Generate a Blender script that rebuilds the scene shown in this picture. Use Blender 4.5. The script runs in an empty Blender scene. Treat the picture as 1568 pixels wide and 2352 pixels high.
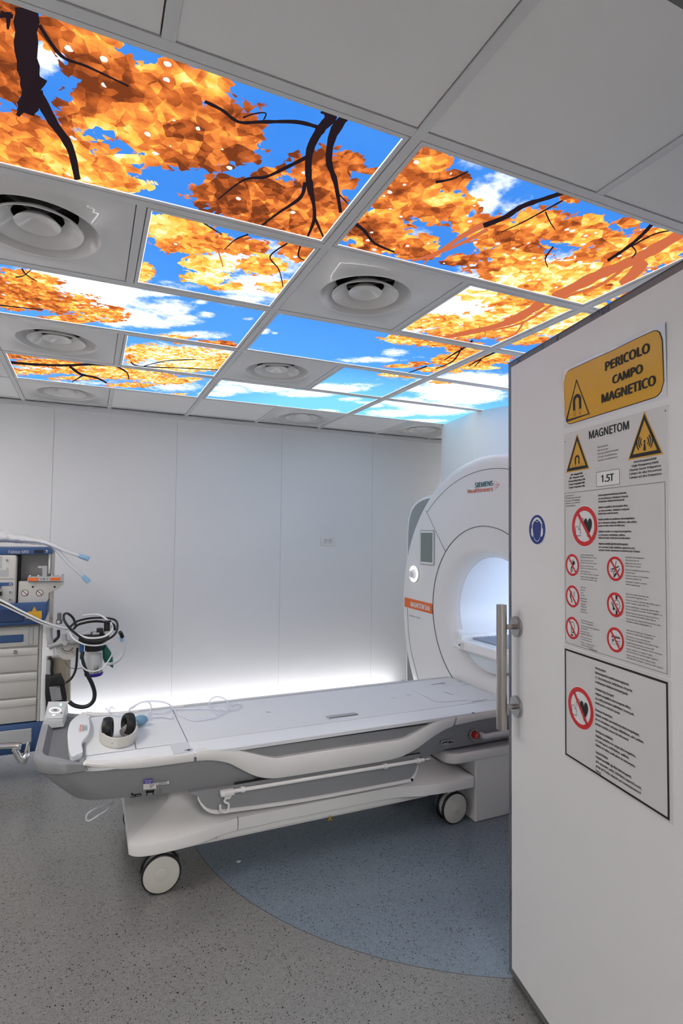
import bpy, bmesh, math, random
from mathutils import Vector, Matrix
random.seed(7)
S = bpy.context.scene
COL = S.collection
PI = math.pi

# ------------------------------------------------------------------ camera
FPX = 1287.7
YAW, PITCH, ROLL = .42165, .0416, .0113
CAM = Vector((0, 0, 1.5))
Fv = Vector((math.sin(YAW)*math.cos(PITCH), math.cos(YAW)*math.cos(PITCH), math.sin(PITCH)))
Rv = Vector((math.cos(YAW), -math.sin(YAW), 0))
Uv = Rv.cross(Fv)
Rv, Uv = math.cos(ROLL)*Rv + math.sin(ROLL)*Uv, -math.sin(ROLL)*Rv + math.cos(ROLL)*Uv
cd = bpy.data.cameras.new('camera')
cd.sensor_fit = 'VERTICAL'
cd.sensor_height = 36
cd.lens = FPX*36/2352
cd.clip_start = .02
cam = bpy.data.objects.new('camera', cd)
COL.objects.link(cam)
m = Matrix((Rv, Uv, -Fv)).transposed().to_4x4()
m.translation = CAM
cam.matrix_world = m
S.camera = cam

def at(px, py, X=None, Y=None, Z=None):
    """point of the room seen at a pixel of the photograph, on the plane X=, Y= or Z="""
    d = Fv + Rv*(px-784)/FPX - Uv*(py-1176)/FPX
    i, v = (0, X) if X is not None else (1, Y) if Y is not None else (2, Z)
    return CAM + d*((v-CAM[i])/d[i])

# ------------------------------------------------------------------ materials
MATS = {}
def mat(name, col, rough=.5, metal=0, emit=None, strength=1, trans=0, alpha=1, bump=0, bscale=80, spec=.5, coat=0, ior=1.45, vary=0):
    if name in MATS: return MATS[name]
    m = bpy.data.materials.new(name); m.use_nodes = True
    nt = m.node_tree; b = nt.nodes['Principled BSDF']
    b.inputs['Base Color'].default_value = (*col, 1)
    b.inputs['Roughness'].default_value = rough
    b.inputs['Metallic'].default_value = metal
    b.inputs['Specular IOR Level'].default_value = spec
    b.inputs['Coat Weight'].default_value = coat
    b.inputs['Transmission Weight'].default_value = trans
    b.inputs['IOR'].default_value = ior
    b.inputs['Alpha'].default_value = alpha
    if emit:
        b.inputs['Emission Color'].default_value = (*emit, 1)
        b.inputs['Emission Strength'].default_value = strength
    if bump or vary:
        tc = nt.nodes.new('ShaderNodeTexCoord')
        nz = nt.nodes.new('ShaderNodeTexNoise'); nz.inputs['Scale'].default_value = bscale; nz.inputs['Detail'].default_value = 4
        nt.links.new(tc.outputs['Object'], nz.inputs['Vector'])
        if bump:
            bp = nt.nodes.new('ShaderNodeBump'); bp.inputs['Strength'].default_value = bump; bp.inputs['Distance'].default_value = .004
            nt.links.new(nz.outputs['Fac'], bp.inputs['Height']); nt.links.new(bp.outputs['Normal'], b.inputs['Normal'])
        if vary:
            mx = nt.nodes.new('ShaderNodeMix'); mx.data_type = 'RGBA'
            mx.inputs[6].default_value = (*[c*(1-vary) for c in col], 1); mx.inputs[7].default_value = (*[min(1, c*(1+vary)) for c in col], 1)
            nt.links.new(nz.outputs['Fac'], mx.inputs[0]); nt.links.new(mx.outputs[2], b.inputs['Base Color'])
    MATS[name] = m
    return m

WHITE = mat('white_enamel', (.83, .83, .835), .35, bump=.01, bscale=300)
COVER = mat('scanner_white', (.80, .80, .80), .3)
PLAST = mat('warm_white_plastic', (.76, .75, .73), .42)
TABLE = mat('table_white', (.74, .77, .79), .22)
GREY = mat('mid_grey_plastic', (.27, .275, .285), .45, bump=.04, bscale=900)
DGREY = mat('dark_grey_plastic', (.13, .13, .135), .5)
LGREY = mat('light_grey_plastic', (.42, .43, .44), .45)
SEAM = mat('seam_grey', (.16, .16, .17), .7)
BLACK = mat('black_rubber', (.012, .012, .013), .45)
INK = mat('black_ink', (.012, .012, .014), .6)
STEEL = mat('brushed_steel', (.46, .43, .40), .24, 1)
CHROME = mat('chrome', (.75, .75, .75), .12, 1)
WALLM = mat('wall_panel', (.79, .795, .81), .45, bump=.03, bscale=350)
DOORM = mat('door_panel', (.75, .75, .745), .4, bump=.02, bscale=500)
EDGE = mat('door_edging', (.17, .17, .18), .42, .3)
TILE = mat('ceiling_tile', (.84, .83, .815), .8, bump=.06, bscale=900)
TBAR = mat('ceiling_bar', (.70, .70, .70), .5)
METALP = mat('diffuser_metal', (.74, .725, .70), .22, coat=.4)
VOID = mat('dark_void', (.03, .03, .028), .9)
ORANGE = mat('orange_label', (.83, .16, .025), .45)
TEAL = mat('teal_ink', (.0, .13, .15), .5)
LOGO_OR = mat('orange_ink', (.70, .09, .02), .5)
YELLOW = mat('warning_yellow', (.68, .36, .012), .3, bump=.5, bscale=9, coat=.15)
YELLOW2 = mat('warning_yellow_flat', (.66, .36, .03), .45)
RED = mat('prohibition_red', (.62, .015, .018), .4)
PAPER = mat('paper_white', (.64, .63, .62), .4)
LAM = mat('laminate_film', (.72, .73, .75), .12, coat=.6)
BLUE = mat('sign_blue', (.008, .035, .22), .35)
MBLUE = mat('machine_blue', (.035, .085, .22), .42)
MBEIGE = mat('machine_grey_beige', (.52, .51, .48), .45)
MLINE = mat('drawer_gap', (.01, .01, .01), .8)
LBLUE = mat('pale_blue_plastic', (.25, .45, .66), .35)
BULB = mat('blue_rubber', (.16, .32, .46), .4)
GREEN = mat('green_rubber', (.005, .12, .075), .4)
PURPLE = mat('purple_plastic', (.03, .012, .28), .35)
LABELP = mat('purple_label', (.06, .035, .32), .4)
REDB = mat('red_button', (.45, .01, .01), .3)
CREAM = mat('cream_plastic', (.60, .58, .53), .4)
TUBEW = mat('white_cable', (.78, .78, .78), .4)
CLEAR = mat('clear_tube_plastic', (.80, .83, .92), .15, alpha=.55)
FILM = mat('plastic_film', (.9, .9, .92), .15, alpha=.28)
CANM = mat('clear_canister', (.8, .82, .84), .1, alpha=.35)
LIME = mat('white_granules', (.72, .72, .70), .9, bump=.6, bscale=400)
BRASS = mat('beige_cylinder_metal', (.60, .54, .43), .25, .3)
SCREEN = mat('screen_glass', (.10, .115, .11), .15, emit=(.25, .32, .30), strength=.10)
GLOWW = mat('white_glow', (1, 1, 1), .4, emit=(1, 1, 1), strength=1.0)
GLOWG = mat('green_glow', (.2, .9, .6), .4, emit=(.2, 1, .6), strength=1.5)
LEDM = mat('led_strip_glow', (1, 1, 1), .4, emit=(1, .985, 1), strength=9)
FILLM = mat("fill_lamp_glow", (1, 1, 1), .4, emit=(1, .97, .93), strength=11)  # glow of the unseen lamps added for more light
BOREM = mat('bore_lamp_glow', (1, 1, 1), .4, emit=(.66, .80, 1), strength=7)
EDGEGLOW = mat('panel_edge_glow', (1, 1, 1), .4, emit=(1, 1, 1), strength=1.0)
BORE = mat('bore_liner', (.78, .80, .84), .35)
PEN = mat('pen_blue', (.02, .035, .12), .5)

def floor_material():
    m = bpy.data.materials.new('speckled_vinyl'); m.use_nodes = True
    nt = m.node_tree; N = nt.nodes.new; L = nt.links.new
    b = nt.nodes['Principled BSDF']; b.inputs['Roughness'].default_value = .2
    g = N('ShaderNodeNewGeometry')
    # circular inlay
    sub = N('ShaderNodeVectorMath'); sub.operation = 'DISTANCE'
    flat = N('ShaderNodeVectorMath'); flat.operation = 'MULTIPLY'; flat.inputs[1].default_value = (1, 1, 0)
    L(g.outputs['Position'], flat.inputs[0]); L(flat.outputs[0], sub.inputs[0]); sub.inputs[1].default_value = (2.059, 2.948, 0)
    r = N('ShaderNodeMath'); r.operation = 'SUBTRACT'; L(sub.outputs['Value'], r.inputs[0]); r.inputs[1].default_value = 1.5625
    lt = N('ShaderNodeMath'); lt.operation = 'LESS_THAN'; L(r.outputs[0], lt.inputs[0]); lt.inputs[1].default_value = 0
    ab = N('ShaderNodeMath'); ab.operation = 'ABSOLUTE'; L(r.outputs[0], ab.inputs[0])
    weld = N('ShaderNodeMath'); weld.operation = 'LESS_THAN'; L(ab.outputs[0], weld.inputs[0]); weld.inputs[1].default_value = .0022
    nz = N('ShaderNodeTexNoise'); nz.inputs['Scale'].default_value = 60; nz.inputs['Detail'].default_value = 6; L(g.outputs['Position'], nz.inputs['Vector'])
    def mix(fac, a, c):
        x = N('ShaderNodeMix'); x.data_type = 'RGBA'
        if hasattr(fac, 'is_linked'): L(fac, x.inputs[0])
        else: x.inputs[0].default_value = fac
        for k, v in ((6, a), (7, c)):
            if isinstance(v, tuple): x.inputs[k].default_value = (*v, 1)
            else: L(v, x.inputs[k])
        return x.outputs[2]
    grey = mix(nz.outputs['Fac'], (.165, .164, .155), (.245, .243, .232))
    blue = mix(nz.outputs['Fac'], (.132, .175, .212), (.20, .245, .285))
    base = mix(lt.outputs[0], grey, blue)
    # chips: stretched voronoi cells with random selection
    def chips(scale, sel, size, col, base, off):
        mp = N('ShaderNodeVectorMath'); mp.operation = 'ADD'; mp.inputs[1].default_value = off; L(g.outputs['Position'], mp.inputs[0])
        d = N('ShaderNodeTexNoise'); d.inputs['Scale'].default_value = scale*1.2; L(mp.outputs[0], d.inputs['Vector'])
        dm = N('ShaderNodeVectorMath'); dm.operation = 'MULTIPLY_ADD'; dm.inputs[1].default_value = (.9/scale,)*3; L(d.outputs['Color'], dm.inputs[0]); L(mp.outputs[0], dm.inputs[2])
        v = N('ShaderNodeTexVoronoi'); v.inputs['Scale'].default_value = scale; L(dm.outputs[0], v.inputs['Vector'])
        s = N('ShaderNodeSeparateColor'); L(v.outputs['Color'], s.inputs[0])
        a = N('ShaderNodeMath'); a.operation = 'LESS_THAN'; L(s.outputs[0], a.inputs[0]); a.inputs[1].default_value = sel
        c = N('ShaderNodeMath'); c.operation = 'LESS_THAN'; L(v.outputs['Distance'], c.inputs[0]); c.inputs[1].default_value = size
        p = N('ShaderNodeMath'); p.operation = 'MULTIPLY'; L(a.outputs[0], p.inputs[0]); L(c.outputs[0], p.inputs[1])
        return mix(p.outputs[0], base, col)
    base = chips(230, .30, .34, (.05, .05, .05), base, (0, 0, 0))
    base = chips(190, .18, .28, (.33, .33, .32), base, (3.1, 1.7, 0))
    base = chips(135, .10, .34, (.012, .012, .014), base, (7.3, 5.1, 0))
    base = mix(weld.outputs[0], base, (.10, .10, .095))
    L(base, b.inputs['Base Color'])
    return m
FLOOR = floor_material()

def picture_material():
    """backlit print of autumn foliage against a summer sky; the 'pic' attribute holds leaf cover, cloud, tone, sky depth"""
    m = bpy.data.materials.new('backlit_autumn_print'); m.use_nodes = True
    nt = m.node_tree; nt.nodes.clear(); N = nt.nodes.new; L = nt.links.new
    def val(v, sock):
        if isinstance(v, (int, float)): sock.default_value = v
        else: L(v, sock)
    def M(op, a, b=0., c=0.):
        n = N('ShaderNodeMath'); n.operation = op
        val(a, n.inputs[0]); val(b, n.inputs[1]); val(c, n.inputs[2]); return n.outputs[0]
    def smooth(x, lo, hi):
        n = N('ShaderNodeMapRange'); n.interpolation_type = 'SMOOTHSTEP'
        val(x, n.inputs[0]); n.inputs[1].default_value = lo; n.inputs[2].default_value = hi; return n.outputs[0]
    def mix(f, a, b):
        n = N('ShaderNodeMix'); n.data_type = 'RGBA'; val(f, n.inputs[0])
        for k, v in ((6, a), (7, b)):
            if isinstance(v, tuple): n.inputs[k].default_value = (*v, 1)
            else: L(v, n.inputs[k])
        return n.outputs[2]
    out = N('ShaderNodeOutputMaterial'); em = N('ShaderNodeEmission')
    g = N('ShaderNodeNewGeometry'); P = g.outputs['Position']
    at_ = N('ShaderNodeAttribute'); at_.attribute_name = 'pic'
    sp = N('ShaderNodeSeparateColor'); L(at_.outputs['Color'], sp.inputs[0])
    leaf, cloud, tone = sp.outputs[0], sp.outputs[1], sp.outputs[2]
    raw = at_.outputs['Alpha']
    near = M('MAXIMUM', raw, 0.); cyan = M('MAXIMUM', M('MULTIPLY', raw, -1.), 0.)
    def noise(scale, detail=5, rough=.55, vec=P):
        n = N('ShaderNodeTexNoise'); n.inputs['Scale'].default_value = scale; n.inputs['Detail'].default_value = detail; n.inputs['Roughness'].default_value = rough
        L(vec, n.inputs['Vector']); return n
    wob = noise(14, 3)
    dv = N('ShaderNodeVectorMath'); dv.operation = 'MULTIPLY_ADD'; dv.inputs[1].default_value = (.022, .022, 0); L(wob.outputs['Color'], dv.inputs[0]); L(P, dv.inputs[2])
    def voro(scale, vec):
        v = N('ShaderNodeTexVoronoi'); v.inputs['Scale'].default_value = scale; L(vec, v.inputs['Vector'])
        s = N('ShaderNodeSeparateColor'); L(v.outputs['Color'], s.inputs[0]); return v.outputs['Distance'], s.outputs[0], s.outputs[1]
    d1, r1, q1 = voro(15, dv.outputs[0])
    d2, r2, q2 = voro(42, dv.outputs[0])
    d3, r3, q3 = voro(80, dv.outputs[0])
    big = noise(6, 4).outputs['Fac']; fine = noise(45, 5, .6).outputs['Fac']; mid = noise(17, 5, .6).outputs['Fac']
    # ragged leaf cover
    leafy = M('ADD', M('MULTIPLY', near, M('SUBTRACT', q1, .5)), M('MULTIPLY', M('SUBTRACT', 1., near), M('SUBTRACT', r3, .5)))
    rag = M('ADD', M('MULTIPLY', M('SUBTRACT', mid, .5), 1.5), M('MULTIPLY', M('SUBTRACT', r2, .5), .80))
    rag = M('ADD', rag, M('ADD', M('MULTIPLY', M('SUBTRACT', fine, .5), .7), M('MULTIPLY', leafy, .45)))
    cover = smooth(M('ADD', leaf, M('MULTIPLY', rag, .44)), .47, .53)
    # leaf colour: tone 0 = pale yellow, 1 = dark rust; small leaves far off, broad patches in the near foliage
    soft_ = noise(9, 3, .45, dv.outputs[0]).outputs['Fac']; med = noise(24, 3, .5, dv.outputs[0]).outputs['Fac']
    far_ = M('ADD', M('MULTIPLY', M('SUBTRACT', r2, .5), .46), M('MULTIPLY', M('SUBTRACT', r3, .5), .42))
    far_ = M('ADD', far_, M('MULTIPLY', M('SUBTRACT', fine, .5), .25))
    near_ = M('ADD', M('MULTIPLY', M('SUBTRACT', r1, .5), .42), M('MULTIPLY', M('SUBTRACT', med, .5), .65))
    near_ = M('ADD', near_, M('MULTIPLY', M('SUBTRACT', r2, .5), .34))
    cell = M('ADD', M('MULTIPLY', near, near_), M('MULTIPLY', M('SUBTRACT', 1., near), far_))
    cell = M('ADD', cell, M('MULTIPLY', M('SUBTRACT', soft_, .5), .7))
    idx = M('ADD', M('ADD', tone, M('MULTIPLY', near, .12)), cell)
    rp = N('ShaderNodeValToRGB'); L(idx, rp.inputs[0])
    e = rp.color_ramp.elements
    e[0].position = 0; e[0].color = (1.35, 1.3, .95, 1)
    e[1].position = 1; e[1].color = (.20, .045, .014, 1)
    for p, c in ((.18, (1.2, .92, .30)), (.36, (1.10, .60, .085)), (.55, (1.0, .30, .06)), (.74, (.62, .14, .03))):
        x = e.new(p); x.color = (*c, 1)
    gl = M('MULTIPLY', M('LESS_THAN', q2, .055), M('LESS_THAN', d2, .36))
    leafcol = mix(M('MULTIPLY', gl, .8), rp.outputs[0], (1.2, 1.15, 1.05))
    # sky and cloud
    sky = mix(near, (.11, .42, 1.05), (.042, .245, .84))
    sky = mix(M('MULTIPLY', big, .30), sky, (.14, .44, 1.02))
    sky = mix(cyan, sky, (.24, .74, 1.15))
    cw = smooth(M('ADD', cloud, M('ADD', M('MULTIPLY', M('SUBTRACT', mid, .5), 1.1), M('MULTIPLY', M('SUBTRACT', fine, .5), .5)))  , .22, .92)
    sky = mix(cw, sky, (1.25, 1.32, 1.36))
    c = mix(cover, sky, leafcol)
    L(c, em.inputs['Color']); em.inputs['Strength'].default_value = .56
    L(em.outputs[0], out.inputs['Surface'])
    return m
PICT = picture_material()
TWIG = mat('print_dark_twig', (.006, .004, .004), .9, spec=0, emit=(.010, .006, .008), strength=1)
TWIGR = mat('print_red_branch', (.02, .008, .006), .9, spec=0, emit=(.34, .085, .035), strength=1)

# ------------------------------------------------------------------ mesh helpers
def link(o): COL.objects.link(o); return o
def fin(name, me, ma, parent=None, local=False, smooth=None, label=None):
    o = bpy.data.objects.new(name, me)
    for x in (ma if isinstance(ma, (list, tuple)) else [ma]): me.materials.append(x)
    if smooth is not None:
        me.polygons.foreach_set('use_smooth', [True]*len(me.polygons))
        if smooth < 180:
            try: me.set_sharp_from_angle(angle=math.radians(smooth))
            except Exception: pass
    if parent is not None:
        o.parent = parent
        if not local and parent.type == 'EMPTY':
            o.matrix_parent_inverse = Matrix.LocRotScale(parent.location, parent.rotation_euler, None).inverted()
    if label: o['label'] = label
    return link(o)
class BM:
    """bmesh collecting shapes into one part"""
    def __init__(s): s.b = bmesh.new()
    def done(s, name, ma, parent=None, local=False, smooth=None, label=None, keep=False):
        if not keep: bmesh.ops.recalc_face_normals(s.b, faces=s.b.faces[:])
        me = bpy.data.meshes.new(name); s.b.to_mesh(me); s.b.free()
        return fin(name, me, ma, parent, local, smooth, label)
    def box(s, x0, x1, y0, y1, z0, z1, bev=0, seg=2, mi=0):
        r = bmesh.ops.create_cube(s.b, size=1)
        for v in r['verts']: v.co = ((x0+x1)/2+v.co.x*(x1-x0), (y0+y1)/2+v.co.y*(y1-y0), (z0+z1)/2+v.co.z*(z1-z0))
        fs = {f for v in r['verts'] for f in v.link_faces}
        for f in fs: f.material_index = mi
        if bev:
            es = list({e for v in r['verts'] for e in v.link_edges})
            bmesh.ops.bevel(s.b, geom=es, offset=bev, segments=seg, affect='EDGES', profile=.5)
        return s
    def tube(s, pts, r, n=10, closed=False, smooth=6, caps=True, taper=None):
        P = [Vector(p) for p in pts]
        if smooth: P = spline(P, smooth, closed)
        k = len(P); rings = []
        t0 = (P[1]-P[0]).normalized()
        a = t0.orthogonal().normalized()
        prev = t0
        for i, p in enumerate(P):
            if closed: t = (P[(i+1) % k]-P[i-1]).normalized()
            else: t = (P[min(i+1, k-1)]-P[max(i-1, 0)]).normalized()
            a = (prev.rotation_difference(t) @ a); a = (a - t*a.dot(t)).normalized(); prev = t
            b = t.cross(a)
            rr = r if taper is None else r*(taper[0]+(taper[1]-taper[0])*i/(k-1))
            rings.append([s.b.verts.new(p+(a*math.cos(2*PI*j/n)+b*math.sin(2*PI*j/n))*rr) for j in range(n)])
        for i in range(k if closed else k-1):
            A, B = rings[i], rings[(i+1) % k]
            for j in range(n): s.b.faces.new((A[j], A[(j+1) % n], B[(j+1) % n], B[j]))
        if caps and not closed:
            s.b.faces.new(rings[0][::-1]); s.b.faces.new(rings[-1])
        return s
    def cyl(s, p, q, r, r2=None, n=24):
        p, q = Vector(p), Vector(q); t = (q-p).normalized(); a = t.orthogonal().normalized(); b = t.cross(a)
        A = [s.b.verts.new(p+(a*math.cos(2*PI*j/n)+b*math.sin(2*PI*j/n))*r) for j in range(n)]
        r2 = r if r2 is None else r2
        B = [s.b.verts.new(q+(a*math.cos(2*PI*j/n)+b*math.sin(2*PI*j/n))*r2) for j in range(n)]
        for j in range(n): s.b.faces.new((A[j], A[(j+1) % n], B[(j+1) % n], B[j]))
        s.b.faces.new(A[::-1]); s.b.faces.new(B)
        return s
    def lathe(s, prof, c=(0, 0, 0), axis='Z', n=48, arc=None):
        """prof: list of (radius, height along axis)"""
        c = Vector(c); rows = []
        for (r, h) in prof:
            row = []
            for j in range(n):
                th = 2*PI*j/n; u, w = r*math.cos(th), r*math.sin(th)
                p = {'Z': (u, w, h), 'X': (h, u, w), 'Y': (u, h, w)}[axis]
                row.append(s.b.verts.new(c+Vector(p)))
            rows.append(row)
        for A, B in zip(rows, rows[1:]):
            for j in range(n): s.b.faces.new((A[j], A[(j+1) % n], B[(j+1) % n], B[j]))
        return s
    def prism(s, poly, y0, y1, plane='XZ', bev=0):
        """poly in a plane, extruded along the third axis from y0 to y1"""
        def P(a, b, d): return {'XZ': (a, d, b), 'XY': (a, b, d), 'YZ': (d, a, b)}[plane]
        A = [s.b.verts.new(P(a, b, y0)) for a, b in poly]; B = [s.b.verts.new(P(a, b, y1)) for a, b in poly]
        n = len(poly); fs = [s.b.faces.new(A), s.b.faces.new(B[::-1])]
        for i in range(n): fs.append(s.b.faces.new((A[i], B[i], B[(i+1) % n], A[(i+1) % n])))
        if bev:
            bmesh.ops.recalc_face_normals(s.b, faces=fs)
            es = list(fs[0].edges)+list(fs[1].edges)
            bmesh.ops.bevel(s.b, geom=es, offset=bev, segments=3, affect='EDGES', profile=.5)
        return s
    def loft(s, secs, cap0=True, cap1=True):
        rows = [[s.b.verts.new(p) for p in sec] for sec in secs]
        n = len(rows[0])
        for A, B in zip(rows, rows[1:]):
            for j in range(n): s.b.faces.new((A[j], A[(j+1) % n], B[(j+1) % n], B[j]))
        if cap0: s.b.faces.new(rows[0][::-1])
        if cap1: s.b.faces.new(rows[-1])
        return s
    def ball(s, c, rx, ry, rz, n=20):
        r = bmesh.ops.create_uvsphere(s.b, u_segments=n, v_segments=n//2+2, radius=1)
        for v in r['verts']: v.co = (c[0]+v.co.x*rx, c[1]+v.co.y*ry, c[2]+v.co.z*rz)
        return s
def spline(P, k, closed=False):
    out = []; n = len(P)
    segs = n if closed else n-1
    for i in range(segs):
        if closed: p0, p1, p2, p3 = P[i-1], P[i], P[(i+1) % n], P[(i+2) % n]
        else: p0, p1, p2, p3 = P[max(i-1, 0)], P[i], P[i+1], P[min(i+2, n-1)]
        for j in range(k):
            t = j/k
            out.append(.5*((2*p1)+(p2-p0)*t+(2*p0-5*p1+4*p2-p3)*t*t+(-p0+3*p1-3*p2+p3)*t**3))
    if not closed: out.append(P[-1].copy())
    return out
def thing(name, label, cat, loc=(0, 0, 0), group=None):
    o = bpy.data.objects.new(name, None); o.empty_display_size = .05; o.location = loc
    return tag(link(o), label, cat, group)
def tag(o, label, cat, group=None, kind=None):
    o['label'] = label; o['category'] = cat
    if group: o['group'] = group
    if kind: o['kind'] = kind
    return o
def struct(o, label=None):
    o['kind'] = 'structure'
    if label: o['label'] = label
    return o

# flat printing on a surface -------------------------------------------------
class Frame:
    def __init__(s, o, u, v): s.o, s.u, s.v = Vector(o), Vector(u).normalized(), Vector(v).normalized(); s.n = s.u.cross(s.v)
    def p(s, a, b, h=0): return s.o+s.u*a+s.v*b+s.n*h
def flat(name, ma, parent, fr, polys, h, thick=0):
    """polygons (lists of 2-D points) printed on a frame at height h; thick gives a plate"""
    b = bmesh.new()
    for poly in polys:
        A = [b.verts.new(fr.p(x, y, h)) for x, y in poly]
        area = sum(poly[i-1][0]*poly[i][1]-poly[i][0]*poly[i-1][1] for i in range(len(poly)))
        f = b.faces.new(A if area > 0 else A[::-1])
        if thick:
            if area <= 0: A = A[::-1]
            B = [b.verts.new(v.co-fr.n*thick) for v in A]; n = len(A)
            b.faces.new(B[::-1])
            for i in range(n): b.faces.new((A[i], B[i], B[(i+1) % n], A[(i+1) % n]))
    bmesh.ops.triangulate(b, faces=[f for f in b.faces if len(f.verts) > 4])
    me = bpy.data.meshes.new(name); b.to_mesh(me); b.free()
    return fin(name, me, ma, parent)
def ringpoly(cx, cy, r0, r1, n=40, a0=0, a1=2*PI, ry=1):
    out = []
    for i in range(n):
        s, e = a0+(a1-a0)*i/n, a0+(a1-a0)*(i+1)/n
        out.append([(cx+r1*math.cos(s), cy+ry*r1*math.sin(s)), (cx+r1*math.cos(e), cy+ry*r1*math.sin(e)), (cx+r0*math.cos(e), cy+ry*r0*math.sin(e)), (cx+r0*math.cos(s), cy+ry*r0*math.sin(s))])
    return out
def disc(cx, cy, r, n=40, ry=1): return [(cx+r*math.cos(2*PI*i/n), cy+ry*r*math.sin(2*PI*i/n)) for i in range(n)]
def rect(x0, y0, x1, y1): return [(x0, y0), (x1, y0), (x1, y1), (x0, y1)]
def rrect(x0, y0, x1, y1, r, n=6):
    P = []
    for cx, cy, a in ((x1-r, y1-r, 0), (x0+r, y1-r, PI/2), (x0+r, y0+r, PI), (x1-r, y0+r, 1.5*PI)):
        P += [(cx+r*math.cos(a+PI/2*i/n), cy+r*math.sin(a+PI/2*i/n)) for i in range(n+1)]
    return P
def stroke(pts, w):
    """constant-width band along a 2-D polyline, as quads"""
    out = []
    V = [Vector(p) for p in pts]; L = []
    for i, p in enumerate(V):
        t = (V[min(i+1, len(V)-1)]-V[max(i-1, 0)]).normalized(); n = Vector((-t.y, t.x))
        ww = w[i] if isinstance(w, (list, tuple)) else w
        L.append((p+n*ww/2, p-n*ww/2))
    for a, b in zip(L, L[1:]): out.append([tuple(a[0]), tuple(a[1]), tuple(b[1]), tuple(b[0])])
    return out
def frame_lines(x0, y0, x1, y1, w): return [rect(x0, y0, x1, y0+w), rect(x0, y1-w, x1, y1), rect(x0, y0+w, x0+w, y1-w), rect(x1-w, y0+w, x1, y1-w)]
try: SANS = bpy.data.fonts.load(bpy.utils.system_resource('DATAFILES', path='fonts')+'/NotoSansHebrew-Regular.woff2')
except Exception: SANS = None
def text(name, s, ma, parent, fr, x0, y0, x1, y1, h=.0006, align='LEFT', bold=0., rot=0, spacing=1.0, label=None, em=None):
    """lettering scaled to fill the box x0..x1, y0..y1 of a frame"""
    cu = bpy.data.curves.new(name, 'FONT'); cu.body = s; cu.size = 1; cu.align_x = align; cu.space_line = spacing
    cu.resolution_u = 2
    if SANS: cu.font = SANS
    o = link(bpy.data.objects.new(name, cu))
    dg = bpy.context.evaluated_depsgraph_get()
    me = bpy.data.meshes.new_from_object(o.evaluated_get(dg))
    bpy.data.objects.remove(o); bpy.data.curves.remove(cu)
    me.name = name
    if bold:        # heavier weight: the same glyphs laid over each other with small shifts
        vs = [v.co.copy() for v in me.vertices]; fs = [tuple(p.vertices) for p in me.polygons]; n = len(vs)
        V, Fc = [], []
        for k, (dx, dy) in enumerate(((0, 0), (bold*1.3, 0), (-bold*1.3, 0), (0, bold*.7), (0, -bold*.7))):
            V += [(v.x+dx, v.y+dy, k*.00008) for v in vs]; Fc += [tuple(i+k*n for i in f) for f in fs]
        bpy.data.meshes.remove(me); me = bpy.data.meshes.new(name); me.from_pydata(V, [], Fc)
    xs = [v.co.x for v in me.vertices]; ys = [v.co.y for v in me.vertices]
    ax, bx, ay, by = min(xs), max(xs), min(ys), max(ys)
    for v in me.vertices:
        if em:       # natural width, hung from y1 by the cap height
            v.co = fr.p(x0+(v.co.x-ax)*em[0], y1+(v.co.y-.73)*em[1], h+v.co.z); continue
        a = (v.co.x-ax)/(bx-ax); c = (v.co.y-ay)/(by-ay)
        if rot == 90: a, c = 1-c, a
        v.co = fr.p(x0+a*(x1-x0), y0+c*(y1-y0), h+v.co.z)
    return fin(name, me, ma, parent, label=label)

# ================================================================== ROOM SHELL
CEIL = 2.4933
GX, GY = -.494, 1.1426            # ceiling grid origin, 0.6 m module
YFAR = 4.86
XL, XR = -1.95, 4.7
YFRONT = .41                      # room face of the wall with the doorway
DX0, DX1, DH = -.16, 1.115, 2.124  # doorway
o = BM().box(XL-.1, XR+.1, -2.2, YFAR+.1, -.1, 0).done('floor', FLOOR); struct(o)
# far wall in four-foot panels with fine joints
b = BM()
joints = [XL, -1.198, -.273, .653, 1.578, 2.508, 3.433, XR]
for x0, x1 in zip(joints, joints[1:]):
    b.box(x0+.0012, x1-.0012, YFAR, YFAR+.05, 0, CEIL+.04)
b.box(XL, XR, YFAR+.004, YFAR+.1, 0, CEIL+.04)
struct(b.done('wall_far', WALLM))
struct(BM().box(XL-.1, XL, YFRONT-.25, YFAR+.1, 0, 2.6).done('wall_left', WALLM))
struct(BM().box(XR, XR+.1, YFRONT-.25, YFAR+.1, 0, 2.6).done('wall_right', WALLM))
b = BM().box(XL, DX0, YFRONT-.22, YFRONT, 0, 2.6).box(DX1, XR, YFRONT-.22, YFRONT, 0, 2.6).box(DX0, DX1, YFRONT-.22, YFRONT, DH+.02, 2.6)
struct(b.done('wall_front', WALLM))
b = BM().box(DX0-.0, DX0+.03, YFRONT-.24, YFRONT+.015, 0, DH).box(DX1-.03, DX1, YFRONT-.24, YFRONT-.012, 0, DH).box(DX0, DX1, YFRONT-.24, YFRONT+.0, DH-.012, DH+.03)
struct(b.done('trim_1', DGREY), 'dark metal frame lining the doorway')
# corridor behind the camera
b = BM().box(-1.6, -1.5, -2.2, YFRONT-.22, 0, 2.6).box(2.2, 2.3, -2.2, YFRONT-.22, 0, 2.6).box(-1.6, 2.3, -2.3, -2.2, 0, 2.6).box(-1.6, 2.3, -2.3, YFRONT-.22, 2.6, 2.7)
struct(b.done('wall_corridor', WALLM))
# crown trims on the far wall: stepped profile under the ceiling
b = BM().box(XL, XR, YFAR-.022, YFAR, CEIL-.030, CEIL-.012).box(XL, XR, YFAR-.042, YFAR, CEIL-.011, CEIL-.0005)
struct(b.done('trim_2', TBAR), 'stepped white trim where the far wall meets the ceiling')
struct(BM().box(XL, XR, YFAR-.012, YFAR, 0, .07, .003).done('baseboard_far', PLAST))

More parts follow.
